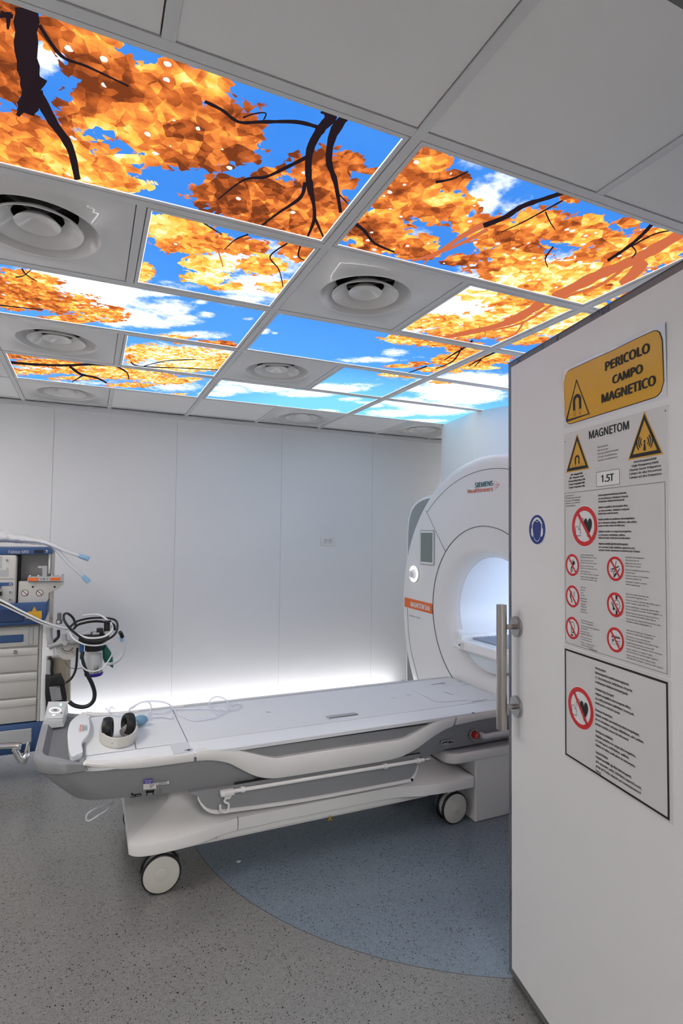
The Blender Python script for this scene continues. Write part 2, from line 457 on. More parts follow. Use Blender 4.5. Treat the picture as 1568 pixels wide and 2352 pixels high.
# ceiling: void, plain tiles, bars
TH = .012           # half bar
def cellx(i): return GX+.6*i
def celly(j): return GY+.6*j
pictures = {}       # (i, j) -> width in cells, i counted in half runners
for c in (0, 1, 2):
    for j in (0, 2, 4): pictures[(2*c, j)] = 2
    if c < 2:
        for j in (1, 3): pictures[(2*c+1, j)] = 1
    else:
        for j in (1, 3): pictures[(2*c, j)] = 2
diffusers = [(0, 1), (0, 3), (2, 1), (2, 3), (0, 5), (3, 5), (5, 5)]
lamps = [(-2, 1), (-2, 3), (7, 0), (7, 2), (7, 4), (-2, -1), (0, -1)]
lamps = [(-2, 1), (-2, 3), (7, 0), (7, 2), (7, 4)]  # ceiling cells that hold the added fill lamps
busy = set()
for (i, j), w in pictures.items():
    for k in range(w): busy.add((i+k, j))
for c in diffusers+lamps: busy.add(c)
tiles = BM()
YMAX = YFAR-.043
for i in range(-3, 9):
    for j in range(-2, 7):
        if (i, j) in busy: continue
        x0, x1, y0, y1 = cellx(i), cellx(i+1), celly(j), celly(j+1)
        x0, x1, y0, y1 = max(x0+.0265, XL), min(x1-.0055, XR), max(y0+.0265, YFRONT), min(y1-.0055, YMAX)
        if x1-x0 < .06 or y1-y0 < .06: continue
        tiles.box(x0, x1, y0, y1, CEIL+.001, CEIL+.016)
struct(tiles.done('ceiling', TILE), 'suspended ceiling of plain matt grey white tiles')
bars = BM()
for i in range(-2, 9):
    if i % 2 == 0:
        bars.box(cellx(i)-.002, cellx(i)+.026, YFRONT, YMAX, CEIL-.002, CEIL+.02)
    else:
        for j in range(-2, 7):
            if pictures.get((i-1, j)) == 2: continue
            y0, y1 = max(celly(j)+.026, YFRONT), min(celly(j+1)-.002, YMAX)
            if y1 > y0: bars.box(cellx(i)-.002, cellx(i)+.026, y0, y1, CEIL-.001, CEIL+.02)
for j in range(-1, 7):
    for i in range(-3, 9):
        if i % 2 == 0:
            x0, x1 = max(XL, cellx(i)+.0262), min(XR, cellx(i+2)-.0022)
            if x1 > x0: bars.box(x0, x1, celly(j)-.002, celly(j)+.026, CEIL-.0015, CEIL+.02)
struct(bars.done('trim_3', TBAR), 'white metal bars of the suspended ceiling grid')
struct(BM().box(XL-.1, XR+.1, YFRONT-.22, YFAR+.1, CEIL+.11, CEIL+.16).done('ceiling_void', VOID), 'dark void above the ceiling tiles')

# ------------------------------------------------------------------ picture fields (leaf, cloud, tone), ellipses as seen in the photograph laid on the ceiling
LEAF = [  # px, py, rx, ry, tone, weight
 (15,130,60,140,.62,1),(190,85,110,55,.45,1),(225,150,80,45,.66,1),(350,190,110,50,.50,1),(440,200,90,45,.27,1),(490,185,40,12,.3,1),
 (300,235,160,55,.66,1),(250,260,130,50,.5,1),(420,300,180,80,.55,1),(450,350,150,55,.68,1),(575,310,30,28,.7,1),(330,300,70,60,.45,1),(510,300,70,60,.6,1),
 (30,300,70,45,.6,1),(90,345,140,60,.38,1),(190,390,140,55,.33,1),(280,430,70,22,.2,1),(60,400,120,30,.3,1),
 (520,445,100,38,.70,1),(600,470,140,60,.73,1),(690,490,110,75,.62,1),(740,400,80,60,.74,1),(800,370,45,25,.7,1),(690,540,60,15,.5,1),(620,400,60,14,.7,.8),(850,395,30,10,.6,.9),
 # right-hand near panel
 (985,375,50,40,.50,1),(1005,350,25,10,.4,1),(940,420,75,40,.52,1),(930,470,90,55,.48,1),(1030,420,50,25,.52,1),(860,530,90,50,.60,1),(900,560,110,28,.42,1),(1010,480,90,45,.42,1),(1090,520,60,30,.36,1),
 (975,455,50,35,.25,1),(1110,505,30,12,.5,1),(1170,540,110,45,.55,1),(1240,520,80,40,.52,1),(1190,590,90,40,.47,1),(1310,545,80,22,.55,1),(1350,520,60,28,.5,1),(1390,550,60,22,.55,1),(1310,457,26,16,.45,1),
 (1180,620,110,35,.36,1),(1290,630,110,35,.28,1),(1220,650,130,35,.25,1),(1330,660,150,40,.30,1),(1440,590,120,45,.38,1),(1500,560,80,35,.35,1),(1400,620,70,25,.2,1),(1440,515,30,12,.45,1),(1060,600,45,14,.6,1),(960,585,60,14,.6,1),(1120,620,30,10,.5,.8),
 # small panel left of the first runner
 (410,530,90,45,.36,1),(450,560,100,28,.42,1),(380,515,50,25,.3,1),(330,625,25,25,.25,1),(480,610,60,25,.18,1),(470,640,60,16,.2,1),(560,570,60,22,.45,1),(600,610,60,25,.32,1),(690,575,50,35,.6,.9),(640,660,50,16,.25,.9),(520,660,50,10,.2,.8),
 # small panel right
 (1130,680,80,22,.18,.9),(1200,700,100,28,.22,1),(1160,740,110,28,.28,1),(1010,740,80,18,.25,.9),(1080,765,120,16,.3,1),(1290,705,50,20,.2,1),(960,750,35,10,.3,.9),
 # third runner, second row
 (1330,715,70,30,.2,1),(1270,745,90,28,.22,1),(1200,780,60,16,.5,1),
 # third row left
 (30,660,60,45,.55,1),(70,690,90,30,.58,1),(160,700,70,25,.45,.9),(230,720,70,18,.42,.85),(90,650,60,25,.35,.8),(60,630,60,10,.2,.7),(160,735,80,12,.5,.9),(250,735,40,8,.4,.8),(400,775,60,6,.4,.75),(500,792,45,9,.6,.95),(440,788,60,6,.4,.8),(235,645,10,4,.6,.8),
 # third row right
 (930,780,60,12,.36,1),(1000,785,90,14,.4,1),(1070,800,50,14,.42,1),(1040,830,55,16,.42,1),(1010,850,50,8,.4,1),(920,842,40,5,.4,.9),(960,836,30,5,.5,.9),(1080,815,30,10,.4,.9),
 # fourth row left
 (330,805,50,14,.3,.9),(400,815,90,18,.2,1),(480,825,60,22,.22,1),(430,845,80,12,.22,1),(310,825,30,14,.4,.8),
 # fourth row right and beyond
 (910,862,40,6,.3,1),(940,866,20,4,.3,1),
 (1130,825,50,14,.42,1),(1080,838,55,12,.45,1),(1110,846,40,5,.3,1),(1040,850,25,9,.4,.9),(1020,878,32,5,.3,1),
 # fifth row left
 (60,818,50,10,.62,1),(110,835,90,12,.5,1),(70,855,70,10,.42,.8),(220,850,110,12,.36,1),(300,860,110,14,.36,1),(180,870,80,6,.4,.8),(300,885,60,7,.45,.9),(380,875,70,10,.35,.9),(430,872,40,6,.4,.9),(410,906,25,3,.3,.8),
]
CLOUD = [
 (110,130,40,35,1),(105,150,30,40,.9),(290,300,40,30,.4),(600,560,40,10,.7),(1110,460,35,45,1.1),(1150,420,50,25,.8),(1090,370,40,25,.6),(1180,480,60,40,.5),(1000,480,60,40,.6),
 (1150,620,90,30,.9),(1090,640,60,15,1),(1260,610,120,30,.9),(1330,640,80,25,.9),(960,540,40,20,.6),
 (530,590,60,40,1),(590,660,80,30,1.2),(480,560,60,20,.8),(560,690,60,15,1),(650,600,50,40,.8),(420,660,50,10,.6),
 (1080,700,150,50,1.5),(1150,740,150,40,1.4),(950,750,60,15,1.2),(1270,740,100,40,1.2),
 (180,640,140,40,1.3),(240,680,90,45,1.3),(300,730,80,25,1.1),(60,620,80,15,.6),(380,712,60,22,1),(415,735,50,14,1),(370,675,60,8,1),(470,725,22,8,.8),(460,695,20,6,.8),(350,745,80,12,1),(450,770,80,9,.9),(570,735,12,5,.6),(380,650,30,6,.6),
 (850,828,75,7,.9),(905,812,30,9,.9),(606,762,14,8,1),(630,766,10,4,.8),(930,840,30,5,.6),(960,822,20,4,.5),
 (420,820,150,30,1.1),(330,840,40,14,.8),
 (780,893,60,9,1.2),(740,890,50,8,1.1),(830,885,60,6,.6),(960,872,120,6,.4),
 (560,880,80,12,.9),(620,890,80,14,1.1),(700,905,70,9,1.1),(530,895,50,12,1),(740,945,40,5,1),(800,918,30,5,.8),(830,925,30,4,.7),(500,905,40,8,1),
 (1080,880,110,22,1.4),(1140,870,60,12,.9),(1000,895,80,10,1.2),(1060,910,90,20,1.5),
 (900,950,60,9,1.1),(930,925,60,12,1.1),(1000,940,80,16,1.3),(860,932,30,5,.9),(980,967,50,4,1.1),
 (90,845,60,15,.9),(200,880,100,8,.6),(400,890,60,12,.9),(330,870,60,10,.5),
]
def ell(px, py, rx, ry):
    c = at(px, py, Z=CEIL); a = at(px+rx, py, Z=CEIL)-c; b_ = at(px, py-ry, Z=CEIL)-c
    det = a.x*b_.y-a.y*b_.x
    R = math.sqrt(a.length_squared+b_.length_squared)*1.6
    return (c.x, c.y, b_.y/det, -b_.x/det, -a.y/det, a.x/det, R)
LE = [(ell(*l[:4]), l[4], l[5]) for l in LEAF]
CE = [(ell(*c[:4]), c[4]) for c in CLOUD]
def fields(x, y):
    lf = 0; tn = 0; wt = 1e-6
    for (cx, cy, m00, m01, m10, m11, R), t, w in LE:
        dx, dy = x-cx, y-cy
        if abs(dx) > R or abs(dy) > R: continue
        u, v = m00*dx+m01*dy, m10*dx+m11*dy
        d = 1-.5*(u*u+v*v)
        if d > 0:
            lf = max(lf, d*w); k = d*d*d; tn += t*k; wt += k
    cl = 0
    for (cx, cy, m00, m01, m10, m11, R), w in CE:
        dx, dy = x-cx, y-cy
        if abs(dx) > R or abs(dy) > R: continue
        u, v = m00*dx+m01*dy, m10*dx+m11*dy
        d = 1-.5*(u*u+v*v)
        if d > 0: cl = max(cl, d*w)
    near = min(1, max(0, 1-(y-1.7)/1.5))-1.3*min(1, max(0, (y-2.85)/1.2))*min(1, max(0, (x-.55)/.9))
    return lf, min(cl, 1.2)/1.2*1.0, tn/wt, near

BRANCH = [ # (pixels, width in px at start, end, red?)
 ([(62,20),(60,120),(72,210),(58,262)],60,46,0),([(95,180),(60,240),(40,268)],30,10,0),([(85,215),(120,280),(160,340),(178,415)],26,14,0),([(90,60),(140,130),(200,155),(295,200)],9,4,0),([(0,35),(30,40)],16,10,0),([(20,30),(18,70)],14,5,0),
 ([(470,235),(510,255),(548,282),(600,282),(680,282),(730,294)],7,9,0),([(558,272),(585,263),(610,262),(605,278)],4,3,0),
 ([(745,250),(760,270),(735,300),(712,345),(708,400),(715,450)],28,14,0),([(795,265),(765,310),(755,370),(770,420),(782,490)],24,7,0),([(710,360),(660,385),(610,408),(560,415),(500,460)],10,3,0),([(700,420),(690,455),(640,490),(600,520)],9,4,0),([(715,440),(722,500),(705,548)],10,5,0),([(722,500),(745,552)],6,4,0),([(770,440),(800,470)],5,2,0),
 ([(1305,440),(1260,455),(1200,475),(1160,500),(1110,520)],9,12,0),([(1115,515),(1060,545),(1000,585),(945,600)],14,6,1),([(1120,528),(1060,560),(990,592),(970,612)],8,3,1),([(1292,462),(1250,485),(1200,512),(1150,535)],4,2,0),([(1252,488),(1262,510),(1275,530)],4,2,0),([(810,512),(835,530),(860,560),(905,580)],9,4,0),([(1000,420),(1040,412),(1075,395)],6,3,0),
 ([(1504,508),(1475,540),(1440,570),(1395,600)],8,6,0),([(1448,568),(1500,540),(1545,530)],4,3,0),([(1450,566),(1460,580),(1450,595)],4,2,0),([(1270,568),(1252,595),(1258,615)],4,2,0),
 ([(1568,535),(1500,575),(1430,610),(1380,630),(1320,660),(1270,685)],22,22,1),([(1480,600),(1445,640),(1425,655)],26,20,1),([(1440,612),(1380,655),(1320,675),(1290,690)],7,4,1),
 ([(1245,695),(1200,725),(1140,750),(1050,770),(1010,778)],22,4,1),([(1270,700),(1200,742),(1130,760)],6,3,1),([(1200,745),(1180,770),(1140,782)],5,2,1),([(1100,752),(1115,765),(1110,775)],3,2,1),
 ([(465,512),(485,525),(510,540)],4,2,0),([(570,540),(540,552),(515,575)],4,2,0),([(690,565),(685,590),(702,600)],5,2,0),([(660,560),(620,590),(640,620),(650,660)],4,2,0),([(500,575),(508,600),(512,615)],4,2,1),
 ([(50,618),(60,632),(85,648)],4,2,0),([(35,638),(55,634),(72,620)],3,2,0),([(0,702),(50,708),(100,712)],3,2,0),
 ([(22,833),(80,838),(150,840),(200,838),(260,840)],7,4,0),([(160,842),(185,860),(220,868),(245,880)],6,3,0),([(190,863),(165,878)],4,2,0),([(262,840),(290,855),(296,872)],4,2,0),
 ([(1085,783),(1065,800),(1040,815),(1020,828)],5,2,0),([(1060,800),(1040,830),(1000,848)],4,2,0),([(980,842),(935,858)],3,2,0),([(1150,805),(1110,822),(1075,842)],4,2,0),([(1105,826),(1090,842)],3,2,0),([(300,832),(320,842),(410,846),(500,850)],3,2,0),([(330,842),(380,830),(450,826)],2,2,0),
]
LABELS = {
 (0,0): 'large picture panel nearest the doorway, dark tree trunk and orange leaves against blue sky',
 (2,0): 'large picture panel of orange leaves with a branch rising diagonally, above the open door',
 (4,0): 'large autumn picture panel over the open door, beyond the second ceiling runner',
 (1,1): 'small picture panel of yellow leaves beside the biggest round air diffuser',
 (3,1): 'small picture panel of pale yellow foliage right of the central round diffuser',
 (4,1): 'picture panel of yellow leaves just above the top edge of the open door',
 (0,2): 'large picture panel of blue sky with white cloud and orange twigs at its left end',
 (2,2): 'large mostly plain blue sky panel with an orange tuft of leaves at its right end',
 (4,2): 'picture panel with orange leaves over light blue sky beside the door corner',
 (1,3): 'small picture panel of dense yellow leaves left of the middle ceiling runner',
 (3,3): 'small turquoise sky panel with a white cloud, right of a round diffuser',
 (4,3): 'bright washed out white cloud panel just in front of the white boxing over the scanner',
 (0,4): 'long picture panel of orange foliage crossed by a brown bough, nearest the far wall at left',
 (2,4): 'long picture panel of white clouds on blue sky, last row before the far wall',
 (4,4): 'pale cyan cloud panel touching the white boxing above the scanner',
}
def clip_poly(poly, x0, x1, y0, y1):
    for ax, lim, sg in ((0, x0, 1), (0, x1, -1), (1, y0, 1), (1, y1, -1)):
        out = []
        for i in range(len(poly)):
            a, c = poly[i-1], poly[i]
            da, dc = (a[ax]-lim)*sg, (c[ax]-lim)*sg
            if (da >= 0) != (dc >= 0):
                t = da/(da-dc); out.append((a[0]+(c[0]-a[0])*t, a[1]+(c[1]-a[1])*t))
            if dc >= 0: out.append(c)
        poly = out
        if len(poly) < 3: return []
    return poly
def branch_polys(red):
    res = []
    for pts, w0, w1, r in BRANCH:
        if r != red: continue
        P = spline([Vector((p[0], p[1], 0)) for p in pts], 5)
        n = len(P); W = [(w0+(w1-w0)*i/(n-1))*(.85+.3*random.random()) for i in range(n)]
        for q in stroke([(p.x, p.y) for p in P], W):
            res.append([tuple(at(x, y, Z=CEIL)[:2]) for x, y in q])
    return res
BR = {0: branch_polys(0), 1: branch_polys(1)}
def light_panel(i, j, w):
    x0, x1, y0, y1 = cellx(i)+.029, cellx(i+w)-.005, celly(j)+.029, celly(j+1)-.005
    t = thing('ceiling_picture_panel', LABELS[(i, j)], 'ceiling light panel', ((x0+x1)/2, (y0+y1)/2, CEIL), 'backlit picture panels in the ceiling')
    f = .013
    b = BM()
    b.box(x0, x1, y0, y0+f, CEIL-.001, CEIL+.014).box(x0, x1, y1-f, y1, CEIL-.001, CEIL+.014).box(x0, x0+f, y0+f, y1-f, CEIL-.001, CEIL+.014).box(x1-f, x1, y0+f, y1-f, CEIL-.001, CEIL+.014)
    b.done('frame', TBAR, t)
    px0, px1, py0, py1 = x0+f, x1-f, y0+f, y1-f
    fr = Frame((0, 0, CEIL+.003), (1, 0, 0), (0, -1, 0))      # faces down
    e = .0022
    flat('light_edge', EDGEGLOW, t, fr, [rect(px0, -py1, px0+e, -py0), rect(px1-e, -py1, px1, -py0), rect(px0, -py0-e, px1, -py0), rect(px0, -py1, px1, -py1+e)], .001)
    st = .0085 if j < 2 else .014
    nx, ny = int((px1-px0)/st), int((py1-py0)/st)
    vs, cs, fs = [], [], []
    for b_ in range(ny+1):
        for a in range(nx+1):
            x, y = px0+(px1-px0)*a/nx, py0+(py1-py0)*b_/ny
            vs.append((x, y, CEIL+.003)); cs.extend(fields(x, y))
    for b_ in range(ny):
        for a in range(nx):
            k = b_*(nx+1)+a; fs.append((k, k+nx+1, k+nx+2, k+1))
    me = bpy.data.meshes.new('backlit_print'); me.from_pydata(vs, [], fs)
    ca = me.color_attributes.new('pic', 'FLOAT_COLOR', 'POINT'); ca.data.foreach_set('color', cs)
    fin('backlit_print', me, PICT, t)
    for red, ma in ((1, TWIGR), (0, TWIG)):
        polys = []
        for q in BR[red]:
            c = clip_poly(q, px0+.003, px1-.003, py0+.003, py1-.003)
            if len(c) >= 3: polys.append([(x, -y) for x, y in c])
        if polys: flat('printed_branches', ma, t, fr, polys, .0006 if red else .0009)
    return t
for (i, j), w in pictures.items(): light_panel(i, j, w)

# fill lamps added out of view beside the picture, to brighten the room
k = 0
LL = ['square white lamp panel above the anaesthesia machine', 'second square white lamp panel above the anaesthesia machine', 'square white lamp panel over the scanner, nearest the doorway wall', 'square white lamp panel over the scanner, middle', 'square white lamp panel over the scanner, by the far wall']
for (i, j), lab in zip(lamps, LL):
    x0, x1, y0, y1 = cellx(i)+.029, cellx(i+1)-.005, celly(j)+.029, celly(j+1)-.005
    t = thing('ceiling_fill_lamp', lab, 'lamp', ((x0+x1)/2, (y0+y1)/2, CEIL), 'square lamps in the ceiling')
    b = BM(); f = .013
    b.box(x0, x1, y0, y0+f, CEIL-.001, CEIL+.014).box(x0, x1, y1-f, y1, CEIL-.001, CEIL+.014).box(x0, x0+f, y0+f, y1-f, CEIL-.001, CEIL+.014).box(x1-f, x1, y0+f, y1-f, CEIL-.001, CEIL+.014)
    b.done('frame', TBAR, t)
    BM().box(x0+f, x1-f, y0+f, y1-f, CEIL+.003, CEIL+.012).done('fill_lamp_diffuser', FILLM, t)

# round air diffusers --------------------------------------------------------
def make_diffuser(label):
    t = thing('air_diffuser', label, 'air vent', (0, 0, 0), 'round air diffusers in the ceiling')
    n = 64; h = .283; R = .185
    b = BM()
    sq = []
    for k in range(n):
        a = 2*PI*k/n; c, s_ = math.cos(a), math.sin(a); q = h/max(abs(c), abs(s_)); sq.append((c*q, s_*q, 0))
    prof = [(R+.022, 0), (R+.016, -.003), (R+.006, -.003), (R, .004), (R-.008, .022), (.155, .042), (.122, .062)]
    rows = [[(x, y, .012) for x, y, z in sq], sq]
    for r, z in prof: rows.append([(r*math.cos(2*PI*k/n), r*math.sin(2*PI*k/n), z) for k in range(n)])
    b.loft(rows, False, False)
    b.done('face_plate', METALP, t, True, 35)
    BM().lathe([(.121, .0615), (.124, .107), (0, .107)], n=40).done('duct', VOID, t, True)
    BM().lathe([(.139, .001), (.1365, -.001), (.134, .002), (.078, .040), (.078, .043), (.137, .007), (.139, .001)], n=56).done('cone_ring', METALP, t, True, 50)
    BM().lathe([(.070, .014), (.068, .012), (.060, .015), (.028, .034), (.012, .036), (.0001, .0365)], n=48).lathe([(.070, .014), (.066, .02), (.03, .05), (.0001, .055)], n=48).done('centre_cone', METALP, t, True, 50)
    b = BM()
    for a in range(4):
        an = PI/4+a*PI/2
        b.tube([(.02*math.cos(an), .02*math.sin(an), .05), (.15*math.cos(an), .15*math.sin(an), .056)], .006, 6, smooth=0)
    b.cyl((0, 0, .05), (0, 0, .10), .012)
    b.done('spider_bracket', DGREY, t, True)
    return t
def copy_tree(root, loc):
    r = root.copy(); COL.objects.link(r); r.location = loc
    for ch in list(root.children):
        c = ch.copy(); COL.objects.link(c); c.parent = r
    return r
DL = {(0, 1): 'biggest round air diffuser, at the left edge of the photo beside the dark trunk picture', (0, 3): 'round air diffuser in the fourth row at left, above the bough picture', (2, 1): 'central round air diffuser, below the diagonal branch picture panel',
      (2, 3): 'round air diffuser between the plain blue panel and the white cloud panel', (0, 5): 'shallow round diffuser beside the far wall at the left, under the bough picture', (3, 5): 'shallow round diffuser beside the far wall, above the wall socket', (5, 5): 'round diffuser in the far corner next to the white boxing'}
base = None
for (i, j) in diffusers:
    loc = (cellx(i)+.312, celly(j)+.312, CEIL+.0005)
    if base is None: base = make_diffuser(DL[(i, j)]); base.location = loc
    else: copy_tree(base, loc)['label'] = DL[(i, j)]

# boxing above and behind the scanner
foot = [(2.84, 4.17), (2.765, 3.62), (2.79, 3.45), (2.87, 3.28), (3.0, 3.18), (3.9, 3.18), (3.9, 4.17)]
struct(BM().prism(foot, 0.0, CEIL-.003, 'XY').done('wall_boxing', mat('boxing_white', (.80, .81, .82), .4)), 'white boxed shaft rising from the scanner to the ceiling')

# wall socket
t = thing('wall_socket', 'small white double power socket on the far wall', 'socket', (2.04, YFAR, 1.443))
b = BM().box(1.966, 2.110, YFAR-.012, YFAR, 1.401, 1.486, .003); b.done('cover_plate', PLAST, t)
fr = Frame((2.038, YFAR-.0125, 1.443), (1, 0, 0), (0, 0, 1))
for sx in (-.022, .024):
    flat('outlet', LGREY, t, fr, ringpoly(sx, 0, .0165, .0195, 24), .0004)
    flat('outlet_holes', INK, t, fr, [disc(sx-.009, -.001, .003, 10), disc(sx+.006, -.001, .003, 10), disc(sx, -.014, .002, 8), rect(sx-.006, .012, sx+.006, .016)], .0008)

# LED strip along the foot of the far wall
t = thing('led_strip', 'glowing white strip light along the foot of the far wall', 'strip light', (1.5, YFAR-.03, .07))
BM().box(XL+.3, 2.78, YFAR-.16, YFAR-.125, 0, .022).done('aluminium_profile', TBAR, t)
BM().box(XL+.31, 2.77, YFAR-.158, YFAR-.127, .0225, .034).done('light_band', LEDM, t)

# ================================================================== SCANNER
CY, CZ, XS = 2.785, 1.02, 2.2
t = thing('mri_scanner', 'big white ring shaped magnetic resonance scanner with an orange name band', 'scanner', (2.6, CY, 0))
def gantry_pt(r, x, th, out=1):
    """point of the ring at angle th; the flank below the axis widens into the foot"""
    y, z = CY+r*math.cos(th), CZ+r*math.sin(th)
    if out and z < CZ:
        k = min(1, (CZ-z)/1.0); y = CY+(y-CY)*(1+.16*k*k)
    return (x, y, max(z, .012))
def ring_loft(b, prof, n=96, out=True):
    rows = []
    for r, x in prof:
        k = min(1, max(0, (r-.55)/.4)) if out else 0
        row = []
        for j in range(n):
            th = 2*PI*j/n
            row.append(gantry_pt(r, x, th, k > .99))
        rows.append(row)
    b.loft(rows, False, False); return b
prof = [(.548, XS+.004), (.60, XS), (.75, XS), (.88, XS), (.930, XS), (.958, XS+.008), (.976, XS+.024), (.988, XS+.05), (.993, XS+.09), (.996, XS+.16), (.99, XS+.22), (.94, XS+.25)]
ring_loft(BM(), prof).done('front_cover', COVER, t, smooth=50)
flare = [(.3535, XS+1.3), (.3535, XS+.098), (.356, XS+.09)]
ring_loft(BM(), flare, 72, False).done('bore_liner', BORE, t, smooth=60)
bell = [(.3565, XS+.089), (.365, XS+.075), (.385, XS+.05), (.415, XS+.028), (.45, XS+.014), (.49, XS+.006), (.527, XS+.003), (.544, XS+.003)]
ring_loft(BM(), bell, 84, False).done('bore_flare', COVER, t, smooth=60)
# rear magnet housing with squared shoulders
XH = XS+.13
hw, zt = at(936.5, 1230, X=XH+.02).y-CY, at(955, 1139, X=XH+.02).z
b = BM()
rows = []
def sup(th):
    c, s_ = abs(math.cos(th)), abs(math.sin(th)); h_ = (zt-CZ) if math.sin(th) > 0 else CZ-.012
    r_ = 1/((c/hw)**8+(s_/h_)**8)**.125
    return (CY+r_*math.cos(th), max(.012, CZ+r_*math.sin(th)))
outer = [sup(2*PI*j/160) for j in range(160)]
inner = [(CY+.40*math.cos(2*PI*j/160), CZ+.40*math.sin(2*PI*j/160)) for j in range(160)]
def shrink(P, s): return [(CY+(y-CY)*s, CZ+(z-CZ)*s if z > .02 else .012) for y, z in P]
b.loft([[(XS+.255, y, z) for y, z in inner], [(XS+.255, y, z) for y, z in shrink(outer, .80)], [(XH+.02, y, z) for y, z in shrink(outer, .93)], [(XH, y, z) for y, z in shrink(outer, .97)]], False, False)
b.done('magnet_front_panel', mat('shoulder_grey', (.33, .36, .375), .4), t, smooth=35)
b = BM()
b.loft([[(XH, y, z) for y, z in shrink(outer, .97)], [(XH+.006, y, z) for y, z in shrink(outer, .99)], [(XH+.025, y, z) for y, z in outer], [(XH+.3, y, z) for y, z in outer], [(XS+1.2, y, z) for y, z in shrink(outer, 1.02)], [(XS+1.3, y, z) for y, z in shrink(outer, .97)], [(XS+1.3, y, z) for y, z in inner]], False, False)
b.done('magnet_housing', COVER, t, smooth=35)
# printed seams, screen, dial, name band on the front
fr = Frame((XS-.0015, CY, CZ), (0, -1, 0), (0, 0, 1))
FY = lambda y: CY-y
def fpt(px, py, X=XS):
    p = at(px, py, X=X); return (CY-p.y, p.z-CZ)
b = BM()
pts = [gantry_pt(.5465, XS+.001, 2*PI*j/90, False) for j in range(90)]
b.tube(pts, .0022, 5, closed=True, smooth=0)
arc = [(XS-.0005, 2.748+1.0205*math.cos(a), .889+1.0205*math.sin(a)) for a in [math.radians(129-78*k/30+0) for k in range(31)]]
arcm = [(x, 2*CY-y, z) for x, y, z in arc]
c_y, c_z, c_r = 2.748, .889, 1.0235
arc = [(XS-.0005, c_y+c_r*math.cos(a), c_z+c_r*math.sin(a)) for a in [math.radians(50+80*k/40) for k in range(41)]]
b.tube(arc, .0019, 5, smooth=0)
for sgn in (1, -1):
    A = (XS-.0005, CY+sgn*.635, CZ+.663-.0); B_ = (XS-.0005, CY+sgn*.395, CZ+.378)
    b.tube([A, B_], .0017, 5, smooth=0)
    b.tube([(XS-.0005, CY+sgn*.885, CZ-.06), (XS-.0005, CY+sgn*.87, CZ-.22), (XS-.0005, CY+sgn*.825, CZ-.38), (XS-.0005, CY+sgn*.715, CZ-.58), (XS-.0005, CY+sgn*.66, CZ-.75), (XS-.0005, CY+sgn*.64, CZ-.95)], .0017, 5)
b.done('cover_seams', SEAM, t)
for sgn, nm in ((1, 0),):
    y0, z0 = .683, .40     # screen centre relative to the axis
    b = BM(); P = rrect(CY+.500-.012, CZ+.283, CY+.690+.012, CZ+.515, .02)
    P = rrect(CY+.522, CZ+.275, CY+.712, CZ+.525, .018)
    b.prism(P, XS-.006, XS+.01, 'YZ', .002); s_ = b.done('screen_bezel', LGREY, t)
    b = BM(); b.prism(rrect(CY+.530, CZ+.283, CY+.704, CZ+.517, .012), XS-.0075, XS-.004, 'YZ'); b.done('bezel_face', COVER, s_)
    b = BM(); b.prism(rect(CY+.541, CZ+.297, CY+.693, CZ+.505), XS-.0085, XS-.004, 'YZ'); b.done('screen', SCREEN, s_)
# control dial
yd, zd = CY+.782, CZ+.202
b = BM().lathe([(.0, -.012), (.058, -.012), (.064, -.006), (.064, .01)], (XS, yd, zd), 'X', 40); d_ = b.done('control_dial', COVER, t, smooth=40)
BM().lathe([(.0, -.040), (.022, -.040), (.027, -.034), (.029, -.010)], (XS, yd, zd), 'X', 32).done('dial_knob', COVER, d_, smooth=40)
fd = Frame((XS-.0125, yd, zd), (0, -1, 0), (0, 0, 1))
flat('dial_light', GLOWW, d_, fd, ringpoly(0, 0, .036, .060, 40), .0006)
for k in range(8): flat('dial_mark', LGREY, d_, fd, [disc(.048*math.cos(2*PI*k/8), .048*math.sin(2*PI*k/8), .0055, 10)], .0010)
# orange band
P0, P1 = (FY(CY+.925), 1.036-CZ), (FY(CY+.548), 1.026-CZ)
o_ = flat('name_band', ORANGE, t, fr, [[(-.925, -.055), (-.548, -.062), (-.548, .008), (-.925, .015)]], .002, .003)
text('lettering', 'MAGNETOM Sola', mat('band_white', (.8, .8, .8), .5), o_, fr, -.835, -.044, -.575, -.005, .0030, bold=.03)
text('lettering', 'A BioMatrix System', SEAM, t, fr, -.86, -.122, -.70, -.104, .001)
# maker's logo
a, b_ = fpt(1091, 1121), fpt(1133, 1102)
text('logo_lettering', 'SIEMENS', TEAL, t, fr, a[0], a[1]+.002, b_[0]-.003, b_[1]-.004, .001, bold=.02)
a, b_ = fpt(1074, 1135), fpt(1133, 1117)
text('logo_lettering', 'Healthineers', LOGO_OR, t, fr, a[0], a[1]+.004, b_[0]-.003, b_[1], .001, bold=.01)
dots = []
for px, py, r in ((1137, 1107, .004), (1141, 1107.5, .005), (1134.5, 1111, .003), (1140, 1113, .006), (1144.5, 1113, .008), (1135, 1115, .003), (1142, 1118, .007), (1137, 1119, .005), (1139.5, 1123, .005), (1136, 1112, .004)):
    p = fpt(px, py); dots.append(disc(p[0], p[1], r*.6, 12))
flat('logo_dots', LOGO_OR, t, fr, dots, .001)
